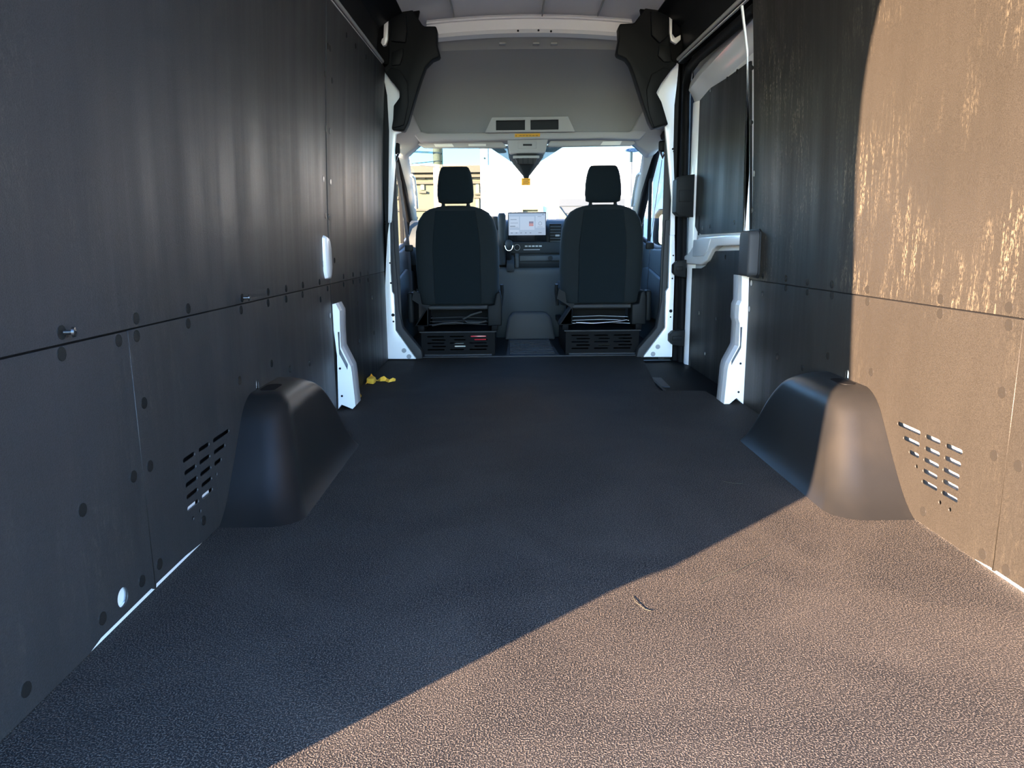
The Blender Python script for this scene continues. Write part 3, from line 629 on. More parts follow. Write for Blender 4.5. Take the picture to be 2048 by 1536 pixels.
# ---- cab doors
for side, nm, word in ((-1, 'door_1', 'driver side'), (1, 'door_2', 'passenger side')):
    d = struct(nm, 'front cab door with clear window on the %s' % word)
    def Xs(a, b): return (min(side * a, side * b), max(side * a, side * b))
    lo_, hi_ = Xs(0.90, 0.98)
    MB().prism([(4.60, -0.02), (6.1, -0.02), (6.15, 0.78), (5.6, 0.70), (5.2, 0.655), (4.60, 0.66)], 0, side * 0.885, side * 0.97).build('door_lining', 'dash', d, bevel=0.012, seg=3)
    MB().prism([(4.70, 0.18), (5.7, 0.18), (5.72, 0.50), (5.3, 0.53), (4.75, 0.46)], 0, side * 0.86, side * 0.89).build('armrest', 'dash', d, bevel=0.02, seg=3)
    MB().prism([(4.62, 0.655), (5.2, 0.65), (5.6, 0.695), (6.12, 0.775), (5.30, 1.38), (4.62, 1.42)], 0, side * 0.932, side * 0.936).build('door_glass', 'glass', d)
    MB().tube([(side * 0.925, 4.62, 1.42), (side * 0.925, 5.22, 1.40), (side * 0.925, 5.34, 1.36), (side * 0.925, 5.72, 1.08), (side * 0.925, 6.05, 0.80)], 0.032, 8).build('window_seal', 'rubber', d, smooth=60)
    MB().tube([(side * 0.925, 4.62, 0.665), (side * 0.925, 5.2, 0.66), (side * 0.925, 5.6, 0.70), (side * 0.925, 6.05, 0.77)], 0.02, 8).build('window_sill', 'trimdark', d, smooth=60)
    MB().box((Xs(0.905, 0.965)[0], 4.58, 0.60), (Xs(0.905, 0.965)[1], 4.84, 1.45)).build('door_upright', 'rubber', d, bevel=0.01)  # rear window upright, widened out of view to keep sun off the dash
    MB().box((Xs(0.918, 0.94)[0], 5.55, 0.69), (Xs(0.918, 0.94)[1], 5.58, 1.18)).build('quarter_bar', 'rubber', d)
    MB().lathe([(0.012, 0), (0.014, 0.005), (0.010, 0.012), (0.003, 0.014)], (side * 0.885, 4.75, 0.165), (-side, -0.6, 0), 12).build('reflector', 'red', d, smooth=40)
    # outside mirror
    m_ = thing('door_mirror', 'white outside mirror beyond the %s window' % word, 'mirror', 'outside mirrors')
    cx = side * 1.13
    MB().loft([superring(cx, 5.86, z, hx, hy, 3.2, 20) for z, hx, hy in ((0.54, 0.075, 0.05), (0.57, 0.10, 0.075), (0.75, 0.11, 0.085), (0.92, 0.10, 0.075), (0.96, 0.07, 0.05))]).build('mirror_housing', 'dark', m_, smooth=50)
    MB().prism(rounded(cx, 0.80, 0.085, 0.115, 0.03), 1, 5.765, 5.779).build('mirror_glass', 'mirror', m_)
    MB().prism(rounded(cx, 0.625, 0.085, 0.045, 0.02), 1, 5.768, 5.782).build('mirror_spot', 'mirror', m_)
    MB().tube([(side * 0.96, 5.86, 0.66), (side * 1.06, 5.87, 0.66)], 0.03, 8).build('mirror_arm', 'dark', m_)

# ---- front bulkhead under the windscreen
fw = MB().box((-1.0, 6.17, -0.30), (1.0, 6.22, 0.90)).build('wall_front', 'dark'); tag(fw, 'black front bulkhead below the windscreen', None, None, 'structure')

# ---- sliding door
dr = struct('door_3', 'white sliding side door with black lining panels')
XD = 0.955
MB().prism([(3.10, -0.06), (4.39, -0.06), (4.39, 1.50), (4.36, 1.60), (4.28, 1.66), (3.10, 1.70)], 0, XD, 1.02).build('door_skin', 'paint', dr, bevel=0.01)
inf = [atX(x, y, 0.945) for x, y in ((1387, 250), (1390, 205), (1396, 193), (1408, 184), (1450, 158), (1500, 122), (1500, 463), (1402, 469), (1394, 462), (1388, 448))]
ip = MB().prism(inf, 0, 0.945, XD + 0.002).build('window_panel', 'panel_plain', dr)
lowo = [atX(x, y, 0.94) for x, y in ((1361, 758), (1364, 560), (1366, 536), (1402, 537), (1412, 531), (1422, 510), (1432, 502), (1500, 500), (1500, 830))]
lowo = [(max(3.10, y), max(-0.03, z)) for y, z in lowo]
lwp = MB().prism(lowo, 0, 0.940, XD + 0.002).build('lower_panel', 'panel_plain', dr)
for px, py, p in ((1402, 185, ip), (1421, 180, ip), (1454, 158, ip), (1474, 143, ip), (1388, 302, ip), (1405, 456, ip), (1420, 453, ip), (1468.5, 445, ip), (1423, 520, lwp), (1453, 514, lwp), (1400, 626, lwp), (1434, 638, lwp), (1412, 707, lwp)):
    y, z = atX(px, py, 0.945); rivet(p, 1, y, z, 0.945 if p is ip else 0.940, 0.9)
y, z = atX(1397.5, 451, 0.944); MB().prism(rounded(y, z, 0.014, 0.055, 0.013), 0, 0.9435, 0.946).build('panel_slot', 'hole', ip)
# pressed frame of the door: front stile, header, ledge
MB().loft([[(XD - dx, y - dy, z) for dx, dy in ((0.0, 0.0), (0.025, 0.01), (0.03, 0.05), (0.012, 0.10), (0, 0.115))] for y, z in ((4.385, -0.03), (4.385, 1.48))]).build('front_stile', 'paint', dr, smooth=30)
MB().loft([[(XD - dx, y, z - dz - (0.04 if y > 4 else 0)) for dx, dz in ((0.0, 0.0), (0.05, 0.01), (0.055, 0.05), (0.03, 0.09), (0.018, 0.12), (0, 0.14))] for y, z in ((3.10, 1.68), (4.10, 1.67), (4.36, 1.64))]).build('header_rail', 'roofpaint', dr, smooth=30)
led = [atX(x, y, 0.925) for x, y in ((1400, 474), (1500, 467), (1500, 490), (1436, 492), (1426, 500), (1416, 520), (1404, 530), (1372, 528), (1366, 515), (1380, 505))]
lg = MB().prism(led, 0, 0.918, XD + 0.002).build('waist_ledge', 'paint', dr, bevel=0.008, seg=3)
rec = [atX(x, y, 0.922) for x, y in ((1390, 480), (1424, 477), (1418, 500), (1410, 512), (1388, 513))]
MB().prism(rec, 0, 0.912, 0.9195).build('pull_recess', 'roofpaint', lg, bevel=0.004)
MB().tube([(0.925, 4.42, -0.03), (0.918, 4.42, 0.6), (0.905, 4.42, 1.40), (0.90, 4.41, 1.50), (0.89, 4.37, 1.59), (0.88, 4.28, 1.645), (0.872, 4.1, 1.655), (0.868, 3.15, 1.625)], 0.025, 10).build('door_seal', 'rubber', dr, smooth=60)
for px0, px1, py0, py1, Yq, t_ in ((1354, 1387, 352, 431, 4.30, 0.10), (1348, 1372, 523, 552, 4.34, 0.06), (1340, 1370, 663, 690, 4.36, 0.06)):
    (xa, zb), (xb, za) = atY(px0, py0, Yq), atY(px1, py1, Yq)
    hg = MB().prism([(xa, za + 0.02), (xa + 0.02, za), (xb, za - 0.01), (xb, zb + 0.01), (xa + 0.02, zb), (xa, zb - 0.02)], 1, Yq, Yq + t_).build('guide_bracket', 'dark', dr, bevel=0.003)
    MB().box((xa + 0.015, Yq - 0.006, za + (zb - za) * 0.35), (xb - 0.02, Yq + 0.004, za + (zb - za) * 0.65)).build('guide_catch', 'dark', hg, bevel=0.003)

# ---- wheel arch covers
def arch(side, label):
    t = thing('wheel_arch_cover', label, 'wheel arch cover', 'wheel arch covers')
    ZT, R = 0.288, 0.055
    lv = []
    for k in range(15):
        z = (ZT - R) * k / 14; lv.append((z, 0.0))
    for k in range(1, 9):
        a = math.radians(90 * k / 8); lv.append((ZT - R + R * math.sin(a), R * (1 - math.cos(a))))
    rings = []
    for z, ins in lv:
        u = z / ZT
        yn = 1.775 + 0.215 * u - 0.034 * math.exp(-z / 0.030) + ins          # near edge, flared at the floor
        hf = min(1.0, max(0.0, (z - (ZT - 0.14)) / 0.14)); yf = 2.545 - 0.115 * u - 0.15 * (1 - math.sqrt(max(0.0, 1 - hf * hf)))    # far edge, well rounded over
        xi = 0.700 + 0.075 * u - 0.018 * math.exp(-z / 0.03) + ins           # inner edge
        rn = 0.085 - 0.02 * u; rf = 0.05 + 0.03 * u
        pts = [(0.8845, yn)]
        for q in range(9):
            a = math.radians(90 * q / 8); pts.append((xi + rn - rn * math.sin(a), yn + rn - rn * math.cos(a)))
        for q in range(9):
            a = math.radians(90 * q / 8); pts.append((xi + rf - rf * math.cos(a), yf - rf + rf * math.sin(a)))
        pts.append((0.8845, yf))
        rings.append([(side * x, y, z) for x, y in pts])
    MB().loft(rings, cap0=False, cap1=True, closed=False).build('arch_shell', 'arch', t, smooth=60)
    MB().prism([(side * x, y) for x, y in rounded(0.852, 2.12, 0.022, 0.05, 0.02)], 2, ZT - 0.002, ZT + 0.0012).build('access_cover', 'rubber', t)  # flat dark oval that paints the shade of a recess
    return t
arch(-1, 'black moulded wheel arch cover against the shaded left wall')
arch(1, 'black moulded wheel arch cover half lit by the sun at the right wall')
# white bracket tabs that show in the cut-outs over the arches
for side, y, word in ((-1, 2.10, 'shaded'), (1, 2.165, 'sunlit')):
    tb = thing('bracket_tab', 'small white metal tab in the slot above the %s wheel arch cover' % word, 'bracket', 'tabs above the wheel arches')
    MB().prism(rounded(y + 0.003, 0.295, 0.010, 0.026, 0.009), 0, side * 0.892, side * 0.897).build('tab_plate', 'paint', tb)
    MB().box((min(side * 0.895, side * (0.926 if side > 0 else 0.966)), y - 0.006, 0.285), (max(side * 0.895, side * (0.926 if side > 0 else 0.966)), y + 0.006, 0.30)).build('tab_stem', 'paint', tb)

# ---- seats
def seat(cx, who, sgn):
    s = thing('front_seat', who, 'seat', 'front seats')
    bs = [(0.315, 0.225, 0.06, 4.775), (0.33, 0.250, 0.075, 4.775), (0.42, 0.262, 0.08, 4.765), (0.55, 0.268, 0.08, 4.745), (0.68, 0.266, 0.078, 4.725), (0.78, 0.258, 0.075, 4.71),
          (0.85, 0.238, 0.07, 4.70), (0.895, 0.205, 0.065, 4.692), (0.918, 0.165, 0.058, 4.688), (0.932, 0.115, 0.045, 4.686), (0.938, 0.06, 0.03, 4.685)]
    b = MB(); b.loft([superring(cx, y, z, hx, hy, 3.4, 36) for z, hx, hy, y in bs]); bk = b.build('backrest', 'seatside', s, smooth=60)
    pn = MB()
    rr = []
    for z, hy, y in ((0.325, 0.074, 4.775), (0.42, 0.08, 4.765), (0.55, 0.08, 4.745), (0.68, 0.078, 4.725), (0.78, 0.075, 4.71), (0.86, 0.068, 4.698), (0.905, 0.06, 4.69)):
        hw = 0.155 - 0.03 * max(0, (z - 0.7)) * 4
        rr.append([(cx - hw, y - hy + 0.012, z), (cx - hw + 0.008, y - hy - 0.004, z), (cx + hw - 0.008, y - hy - 0.004, z), (cx + hw, y - hy + 0.012, z)])
    pn.loft(rr).build('back_panel', 'seat', bk, smooth=50)
    hs = [(0.952, 0.085, 0.035), (0.960, 0.108, 0.045), (1.00, 0.114, 0.05), (1.06, 0.112, 0.05), (1.11, 0.105, 0.047), (1.145, 0.096, 0.042), (1.166, 0.086, 0.034), (1.174, 0.076, 0.022)]
    h_ = MB(); h_.loft([superring(cx, 4.685, z, hx, hy, 3.2, 30) for z, hx, hy in hs]); hr = h_.build('headrest', 'seat', s, smooth=60)
    for dx in (-0.078, 0.078):
        MB().tube([(cx + dx, 4.685, 0.90), (cx + dx, 4.685, 0.97)], 0.011, 10).build('headrest_post', 'dark', s, smooth=60)
        MB().lathe([(0.016, 0), (0.017, 0.012), (0.012, 0.022)], (cx + dx, 4.685, 0.920), (0, 0, 1), 14).build('post_collar', 'dark', s, smooth=40)
    MB().loft([superring(cx, 5.06, z, hx, hy, 4, 28) for z, hx, hy in ((0.29, 0.24, 0.24), (0.31, 0.26, 0.26), (0.40, 0.265, 0.265), (0.44, 0.25, 0.25), (0.45, 0.22, 0.22))]).build('cushion', 'seat', s, smooth=60)
    for dx in (-1, 1):
        x0 = cx + dx * 0.235
        MB().prism([(x0 - 0.045, 0.185), (x0 + 0.045, 0.185), (x0 + 0.048, 0.30), (x0 + dx * 0.046, 0.36), (x0 + dx * 0.036, 0.405), (x0 + dx * 0.010, 0.39), (x0 - dx * 0.0, 0.32), (x0 - dx * 0.045, 0.315)], 1, 4.64, 4.80).build('recliner_cover', 'dark', s, bevel=0.008, seg=3)
        MB().box((x0 - 0.02, 4.63, 0.155), (x0 + 0.02, 5.30, 0.19)).build('slide_rail', 'rubber', s, bevel=0.004)
    MB().tube([(cx - 0.20, 4.70, 0.30), (cx + 0.20, 4.70, 0.30)], 0.014, 12).build('cross_tube', 'trimdark', s, smooth=60)
    MB().box((cx - 0.19, 4.90, 0.18), (cx + 0.19, 4.93, 0.29)).build('cushion_pan', 'rubber', s)
    for i, (za, ya) in enumerate(((0.225, 4.78), (0.205, 4.74), (0.190, 4.70))):
        MB().tube([(cx - 0.19, ya, za), (cx + 0.02 * i, ya + 0.01, za + 0.004), (cx + 0.19, ya, za - 0.003)], 0.0024, 8).build('spring_bar', 'steel' if sgn > 0 else 'trimdark', s, smooth=60)
    # pedestal box with slotted rear plate
    ped = MB(); x0, x1 = cx - 0.235, cx + 0.235
    ped.add([(x0, 4.62, 0), (x1, 4.62, 0), (x1, 5.22, 0), (x0, 5.22, 0), (x0, 4.62, 0.15), (x1, 4.62, 0.15), (x1, 5.22, 0.15), (x0, 5.22, 0.15)], [(1, 2, 6, 5), (2, 3, 7, 6), (3, 0, 4, 7), (4, 5, 6, 7)])
    pd = ped.build('pedestal', 'rubber', s)
    hol = []
    for col, w_ in ((-0.135, 0.055), (0.0, 0.045), (0.135, 0.055)):
        for i in range(5): hol.append(rounded(cx + col + (0.012 if i % 2 else -0.008), 0.038 + i * 0.021, w_ * (0.8 if i % 2 else 1.0), 0.0042, 0.004, 2))
    link('pedestal_plate', plate([(x0, 0.0), (x1, 0.0), (x1, 0.15), (x0, 0.15)], hol, 1, 4.612, 4.618, 'rubber', 'pedestal_plate'), s)
    MB().box((x0 - 0.01, 4.60, 0.148), (x1 + 0.01, 4.63, 0.156)).build('pedestal_lip', 'trimdark', s, bevel=0.002)
    MB().box((x0 + 0.02, 4.595, -0.01), (x1 - 0.02, 4.625, 0.010)).build('pedestal_foot', 'trimdark', s, bevel=0.003)
    if sgn < 0:
        MB().box((cx + 0.08, 4.64, 0.085), (cx + 0.18, 4.70, 0.135)).build('red_connector', 'red', s, bevel=0.004)
        MB().box((cx - 0.03, 4.635, 0.05), (cx + 0.06, 4.66, 0.075)).build('white_label', 'sticker', s)
        MB().tube([(cx - 0.17, 4.70, 0.185), (cx - 0.10, 4.68, 0.20), (cx - 0.02, 4.68, 0.205), (cx + 0.03, 4.69, 0.198)], 0.006, 8).build('wiring_loom', 'trimdark', s, smooth=60)
        MB().tube([(cx + 0.15, 4.72, 0.27), (cx + 0.08, 4.70, 0.25), (cx + 0.03, 4.68, 0.225), (cx + 0.06, 4.68, 0.205), (cx + 0.13, 4.69, 0.20), (cx + 0.18, 4.70, 0.21)], 0.006, 8).build('wiring_loom', 'trimdark', s, smooth=60)
    else:
        MB().box((cx - 0.06, 4.635, 0.055), (cx + 0.05, 4.66, 0.072)).build('tan_label', 'tanstone', s)
        MB().tube([(cx - 0.16, 4.70, 0.195), (cx - 0.05, 4.69, 0.19), (cx + 0.10, 4.69, 0.20), (cx + 0.17, 4.70, 0.21)], 0.005, 8).build('wiring_loom', 'steel', s, smooth=60)
    # inboard armrest bolster edge / buckle
    MB().tube([(cx - sgn * 0.275, 4.80, 0.30), (cx - sgn * 0.285, 4.79, 0.40), (cx - sgn * 0.283, 4.78, 0.44)], 0.011, 8).build('belt_buckle', 'dark', s, smooth=60)
    return s
seat(-0.462, 'charcoal cloth driver seat seen from behind, red connector under it', -1)
seat(0.462, 'charcoal cloth passenger seat seen from behind, nearer the sliding door', 1)

# ---- seat belts on the door pillars
def belt(side, label):
    b = thing('seat_belt', label, 'seat belt', 'front seat belts')
    def ribbon(path, wv):
        m_ = MB(); m_.loft([[Vector(p) + Vector(wv) * 0.5 + Vector((0, 0.001, 0)), Vector(p) - Vector(wv) * 0.5 + Vector((0, 0.001, 0)), Vector(p) - Vector(wv) * 0.5 - Vector((0, 0.001, 0)), Vector(p) + Vector(wv) * 0.5 - Vector((0, 0.001, 0))] for p in path]); return m_
    ribbon([(side * 0.815, 4.63, 1.20), (side * 0.79, 4.66, 0.95), (side * 0.772, 4.70, 0.72), (side * 0.768, 4.74, 0.45), (side * 0.768, 4.76, 0.25)], (0.012, 0.044, 0.0)).build('webbing', 'webbing', b)
    MB().tube([(side * 0.80, 4.61, 1.25), (side * 0.815, 4.615, 1.21), (side * 0.83, 4.62, 1.25), (side * 0.815, 4.615, 1.28), (side * 0.80, 4.61, 1.25)], 0.009, 8).build('belt_loop', 'chrome', b, smooth=60)
    MB().box((min(side * 0.79, side * 0.835), 4.60, 1.245), (max(side * 0.79, side * 0.835), 4.635, 1.31)).build('loop_cover', 'dark', b, bevel=0.01, seg=3)
    MB().box((min(side * 0.74, side * 0.79), 4.67, 0.66), (max(side * 0.74, side * 0.79), 4.70, 0.70)).build('belt_tongue', 'dark', b, bevel=0.006)
    MB().box((min(side * 0.75, side * 0.79), 4.70, 0.20), (max(side * 0.75, side * 0.79), 4.80, 0.40)).build('belt_stalk', 'dark', b, bevel=0.015, seg=3)
belt(-1, 'black seat belt hanging beside the driver seat')
belt(1, 'black seat belt hanging between passenger seat and sliding door')

# ---- dashboard
da = thing('dashboard', 'grey moulded dashboard across the front of the cab', 'dashboard')
pr = [(5.62, 0.50), (5.55, 0.55), (5.53, 0.64), (5.53, 0.74), (5.56, 0.82), (5.62, 0.868), (5.72, 0.885), (6.05, 0.895), (6.16, 0.90), (6.16, 0.45), (5.75, 0.45)]
MB().loft([[(x, y - dy, z) for y, z in pr] for x, dy in ((-0.88, -0.05), (-0.5, 0.0), (-0.2, 0.03), (0.0, 0.04), (0.25, 0.03), (0.55, 0.0), (0.88, -0.05))]).build('dash_body', 'dashdark', da, smooth=40)
MB().prism([(5.60, -0.02), (5.50, 0.10), (5.48, 0.30), (5.44, 0.47), (5.44, 0.525), (5.60, 0.53), (5.75, 0.50), (5.75, -0.02)], 0, -0.24, 0.30).build('lower_console', 'dash', da, bevel=0.02, seg=3)
MB().prism([(-0.165, -0.01), (0.215, -0.01), (0.18, 0.16), (0.14, 0.20), (-0.10, 0.20), (-0.135, 0.16)], 1, 5.40, 5.52).build('floor_hump', 'trimdark', da, bevel=0.02, seg=3)
MB().prism([(5.46, 0.52), (5.44, 0.56), (5.46, 0.64), (5.60, 0.64), (5.60, 0.52)], 0, -0.06, 0.30).build('storage_tray', 'dashdark', da, bevel=0.01)
MB().prism([(5.43, 0.525), (5.42, 0.60), (5.45, 0.64), (5.49, 0.645), (5.49, 0.525)], 0, -0.085, -0.055).build('tray_divider', 'dash', da, bevel=0.008)
MB().box((-0.05, 5.425, 0.575), (0.28, 5.45, 0.615)).build('tray_lip', 'dash', da, bevel=0.006)
MB().lathe([(0.018, 0), (0.018, 0.006), (0.012, 0.007), (0.012, 0.003), (0.002, 0.003)], (0.178, 5.425, 0.595), (0, -1, 0), 18).build('power_socket', 'dashdark', da, smooth=30)
MB().loft([superring(-0.178, 5.43, z, 0.030, 0.05, 3, 16) for z in (0.55, 0.60, 0.85, 0.905)] + [superring(-0.178, 5.43, 0.922, 0.022, 0.035, 3, 16)]).build('instrument_hood', 'dashdark', da, smooth=50)
MB().box((-0.65, 5.50, 0.80), (-0.20, 5.62, 0.905)).build('instrument_binnacle', 'dashdark', da, bevel=0.02, seg=3)
MB().box((-0.14, 5.44, 0.63), (0.30, 5.50, 0.712)).build('control_strip', 'dashdark', da, bevel=0.008)
kn = MB().lathe([(0.020, 0), (0.020, 0.012), (0.016, 0.014), (0.003, 0.014)], (-0.068, 5.44, 0.675), (0, -1, 0), 20).build('volume_knob', 'dark', da, smooth=35)
MB().lathe([(0.0225, 0), (0.0225, 0.004)], (-0.068, 5.44, 0.675), (0, -1, 0), 20).build('knob_ring', 'grommet', kn, smooth=35)
for i in range(5):
    MB().box((-0.01 + i * 0.026, 5.434, 0.678), (0.010 + i * 0.026, 5.442, 0.688)).build('control_button', 'trimgrey', da, bevel=0.001)
MB().box((-0.02, 5.434, 0.655), (0.10, 5.442, 0.660)).build('button_bar', 'grommet', da)
vt = MB().box((0.170, 5.455, 0.70), (0.262, 5.52, 0.845)).build('air_vent', 'dark', da, bevel=0.006)
for i in range(6):
    MB().box((0.178, 5.445, 0.712 + i * 0.021), (0.254, 5.462, 0.721 + i * 0.021)).build('vent_slat', 'dash', vt, bevel=0.002)
MB().box((0.215, 5.438, 0.752), (0.245, 5.448, 0.765)).build('vent_tab', 'grommet', vt)
# centre display
sc_ = MB().box((-0.134, 5.405, 0.718), (0.146, 5.425, 0.926)).build('display', 'bezel', da, bevel=0.004)
MB().box((-0.129, 5.4025, 0.762), (0.141, 5.4045, 0.918)).build('display_image', 'screen', sc_)
for x0, x1, z0, z1, m_ in ((-0.120, -0.052, 0.815, 0.895, 'screen_card'), (-0.120, -0.052, 0.785, 0.800, 'screen_card'), (-0.045, 0.060, 0.800, 0.895, 'screen_card'), (0.068, 0.134, 0.815, 0.900, 'screen_card'),
                           (-0.115, -0.07, 0.872, 0.876, 'screen_line'), (-0.115, -0.06, 0.848, 0.851, 'screen_line'), (-0.118, -0.08, 0.824, 0.830, 'screen_line'), (-0.118, -0.058, 0.818, 0.820, 'screen_line'),
                           (0.020, 0.052, 0.826, 0.858, 'screen_pink'), (0.020, 0.052, 0.846, 0.860, 'screen_cover'), (0.082, 0.110, 0.893, 0.896, 'screen_line'), (0.080, 0.120, 0.820, 0.822, 'screen_line'), (0.118, 0.126, 0.906, 0.912, 'screen_line')):
    lift = 0.0008 if m_ == 'screen_card' else (0.0016 if m_ != 'screen_cover' else 0.0022)
    MB().box((x0, 5.4025 - lift, z0), (x1, 5.4026, z1)).build('screen_tile', m_, sc_)
for i in range(6):
    MB().box((-0.112 + i * 0.034 + (0.03 if i == 5 else 0), 5.401, 0.780 - 0.004), (-0.100 + i * 0.034 + (0.042 if i == 5 else 0), 5.4026, 0.780 + 0.002)).build('screen_icon', 'screen_line', sc_)
ring = []
MB().lathe([(0.013, 0), (0.013, 0.001), (0.0105, 0.001), (0.0105, 0)], (0.101, 5.4022, 0.845), (0, -1, 0), 24).build('screen_dial', 'screen_line', sc_)
# gear lever
gl = thing('gear_lever', 'gear lever with chrome-ringed knob beside the centre display', 'gear lever')
MB().prism([(5.36, 0.50), (5.36, 0.56), (5.436, 0.62), (5.436, 0.50)], 0, -0.147, -0.09).build('lever_console', 'dashdark', gl, bevel=0.008)
MB().tube([(-0.128, 5.42, 0.56), (-0.128, 5.40, 0.61), (-0.128, 5.38, 0.66)], [0.024, 0.018, 0.012], 12).build('lever_boot', 'rubber', gl, smooth=60)
MB().loft([superring(-0.128, 5.37, z, hx, hy, 2.2, 20) for z, hx, hy in ((0.648, 0.006, 0.006), (0.655, 0.018, 0.015), (0.68, 0.027, 0.022), (0.705, 0.029, 0.024), (0.722, 0.022, 0.018), (0.730, 0.008, 0.007))]).build('lever_knob', 'dashdark', gl, smooth=60)
MB().tube([(-0.128 + 0.030 * math.cos(a), 5.352, 0.692 + 0.040 * math.sin(a)) for a in [math.pi * (1.02 + 0.96 * k / 14) for k in range(15)]], 0.0045, 8).build('knob_ring', 'chrome', gl, smooth=60)
# steering wheel
sw = thing('steering_wheel', 'black steering wheel in front of the driver seat', 'steering wheel')
cs, ax_ = Vector((-0.462, 5.36, 0.72)), Vector((0, -0.80, 0.60)).normalized()
a_ = Vector((1, 0, 0)); b_ = ax_.cross(a_)
rp = [cs + (a_ * math.cos(k * math.pi / 16) + b_ * math.sin(k * math.pi / 16)) * 0.185 for k in range(33)]
MB().tube(rp, 0.015, 8).build('wheel_rim', 'dark', sw, smooth=60)
MB().lathe([(0.05, -0.03), (0.065, 0.0), (0.05, 0.02)], cs, ax_, 20).build('wheel_hub', 'dark', sw, smooth=40)
for k in (0, 1, 2):
    an = math.radians((0, 180, 270)[k]); MB().tube([cs, cs + (a_ * math.cos(an) + b_ * math.sin(an)) * 0.18], 0.014, 8).build('wheel_spoke', 'dark', sw, smooth=60)
MB().tube([cs - ax_ * 0.02, cs - ax_ * 0.17], 0.035, 12).build('steering_column', 'dashdark', sw, smooth=60)

# ---- loose things on the floor
st_ = thing('twisted_strap', 'crumpled orange-yellow strap lying on the floor at the left wall', 'strap')
pth = [atZ(x, y, 0.012) for x, y in ((734, 764), (741, 758), (748, 760), (754, 758), (761, 760), (767, 759), (772, 758), (778, 761), (785, 760), (791, 759))]
m_ = MB(); rr = []
for i, (x, y) in enumerate(pth):
    tw = 0.5 + i * 0.9; wdt = 0.020 - 0.0012 * i
    dv = Vector((0.2, math.cos(tw), abs(math.sin(tw)) * 0.9)).normalized() * wdt
    c_ = Vector((x, y, 0.004 + abs(dv.z))); nrm = Vector((0, -dv.z, dv.y)).normalized() * 0.0015
    rr.append([c_ + dv + nrm, c_ - dv + nrm, c_ - dv - nrm, c_ + dv - nrm])
sm_ = m_.loft(rr).build('strap_band', 'yellow', st_, smooth=30)
fx = [atZ(x, y, 0.004) for x, y in ((733, 766), (747, 768), (752, 764), (744, 758))]
MB().prism(fx, 2, 0.001, 0.030).build('strap_fold', 'yellow', st_, bevel=0.006)
tg = thing('floor_tag', 'small yellow paper tag beside the foot of the left pillar', 'tag')
MB().prism([atZ(x, y, 0.004) for x, y in ((705, 794), (716, 786), (720, 786), (723, 791), (720, 796), (707, 797))], 2, 0.001, 0.004).build('tag_card', 'tag', tg)
for (pa, pb) in (((710, 792.5), (717, 791)), ):
    (xa, ya), (xb, yb) = atZ(*pa, 0.004), atZ(*pb, 0.004); MB().box((xa, min(ya, yb) - 0.002, 0.0038), (xb, min(ya, yb) + 0.002, 0.0045)).build('print_line', 'polegrey', tg)
for i, (pts, lab) in enumerate(((((1446, 962), (1462, 966), (1486, 967)), 'pale straw fibre on the shaded floor near the right wheel arch'),
                               (((1400, 1168), (1432, 1152), (1470, 1142), (1500, 1128), (1540, 1108)), 'long curved pale hair on the sunlit floor'),
                               (((1265, 1192), (1272, 1205), (1290, 1218), (1302, 1222)), 'short curled pale fibre at the floor shadow edge'))):
    f_ = thing('loose_fibre', lab, 'fibre')
    MB().tube([(*atZ(x, y, 0.002), 0.0015 + 0.001 * (k % 2)) for k, (x, y) in enumerate(pts)], 0.0006, 6).build('fibre_strand', 'tanstone', f_, smooth=60)

# ------------------------------------------------------------------ outside
GZ = -0.66
gd = MB().add([(-90, -60, GZ), (90, -60, GZ), (90, 160, GZ), (-90, 160, GZ)], [(0, 1, 2, 3)]).build('ground', 'asphalt'); tag(gd, 'grey asphalt yard around the van', None, None, 'structure')
# white building ahead
wb = thing('white_building', 'sunlit white building filling the windscreen', 'building')
bx0 = atY(963, 380, 17.0)[0]
MB().box((bx0, 17.0, GZ), (3.2, 26.0, 7.5)).build('wall_block', 'whitewall', wb)
MB().box((bx0 - 0.02, 16.988, GZ), (bx0 + 0.16, 17.02, 7.5)).build('corner_board', 'whitewall', wb)
for i in range(16):
    z = 0.2 + i * 0.24
    MB().lathe([(0.018, 0), (0.018, 0.01)], (bx0 + 0.08, 16.988, z), (0, -1, 0), 8).build('corner_bolt', 'polegrey', wb)
wx = [atY(x, y, 16.95) for x, y in ((1035, 411), (1086, 411), (1086, 470), (1035, 470))]
link('window_frame', plate(wx, [[(wx[0][0] + .12, wx[0][1] - .1), (wx[1][0] - .12, wx[0][1] - .1), (wx[1][0] - .12, wx[2][1]+.05), (wx[0][0] + .12, wx[2][1]+.05)]], 1, 16.88, 16.99, 'framey', 'window_frame'), wb)
MB().box((wx[0][0] + .1, 16.985, wx[2][1]), (wx[1][0] - .1, 17.005, wx[0][1] - .08)).build('window_pane', 'framey', wb)
rb = thing('pale_warehouse', 'overexposed white warehouse wall to the right of the mirror', 'building')
MB().box((3.22, 19.0, GZ), (22.0, 30.0, 6.5)).build('wall_block', 'whitewall', rb)
gs = thing('grey_shed', 'small grey shed with lap siding behind the passenger headrest', 'shed')
gx = [atY(x, y, 15.0) for x, y in ((1119, 398), (1250, 396), (1250, 445), (1119, 445))]
MB().box((gx[0][0] + 0.03, 15.03, GZ), (gx[1][0], 16.4, gx[0][1] - 0.02)).build('shed_wall', 'siding', gs)
hgt = gx[0][1] - GZ; nb = 16
for i in range(nb):
    z = GZ + hgt * i / nb
    MB().prism([(15.0, z), (15.04, z), (15.04, z + hgt / nb), (15.02, z + hgt / nb)], 0, gx[0][0], gx[1][0]).build('siding_board', 'siding', gs)
MB().prism([atY(x, y, 14.98) for x, y in ((1117, 412), (1135, 436), (1135, 520), (1117, 520))], 1, 14.96, 15.0).build('shed_brace', 'framey', gs)
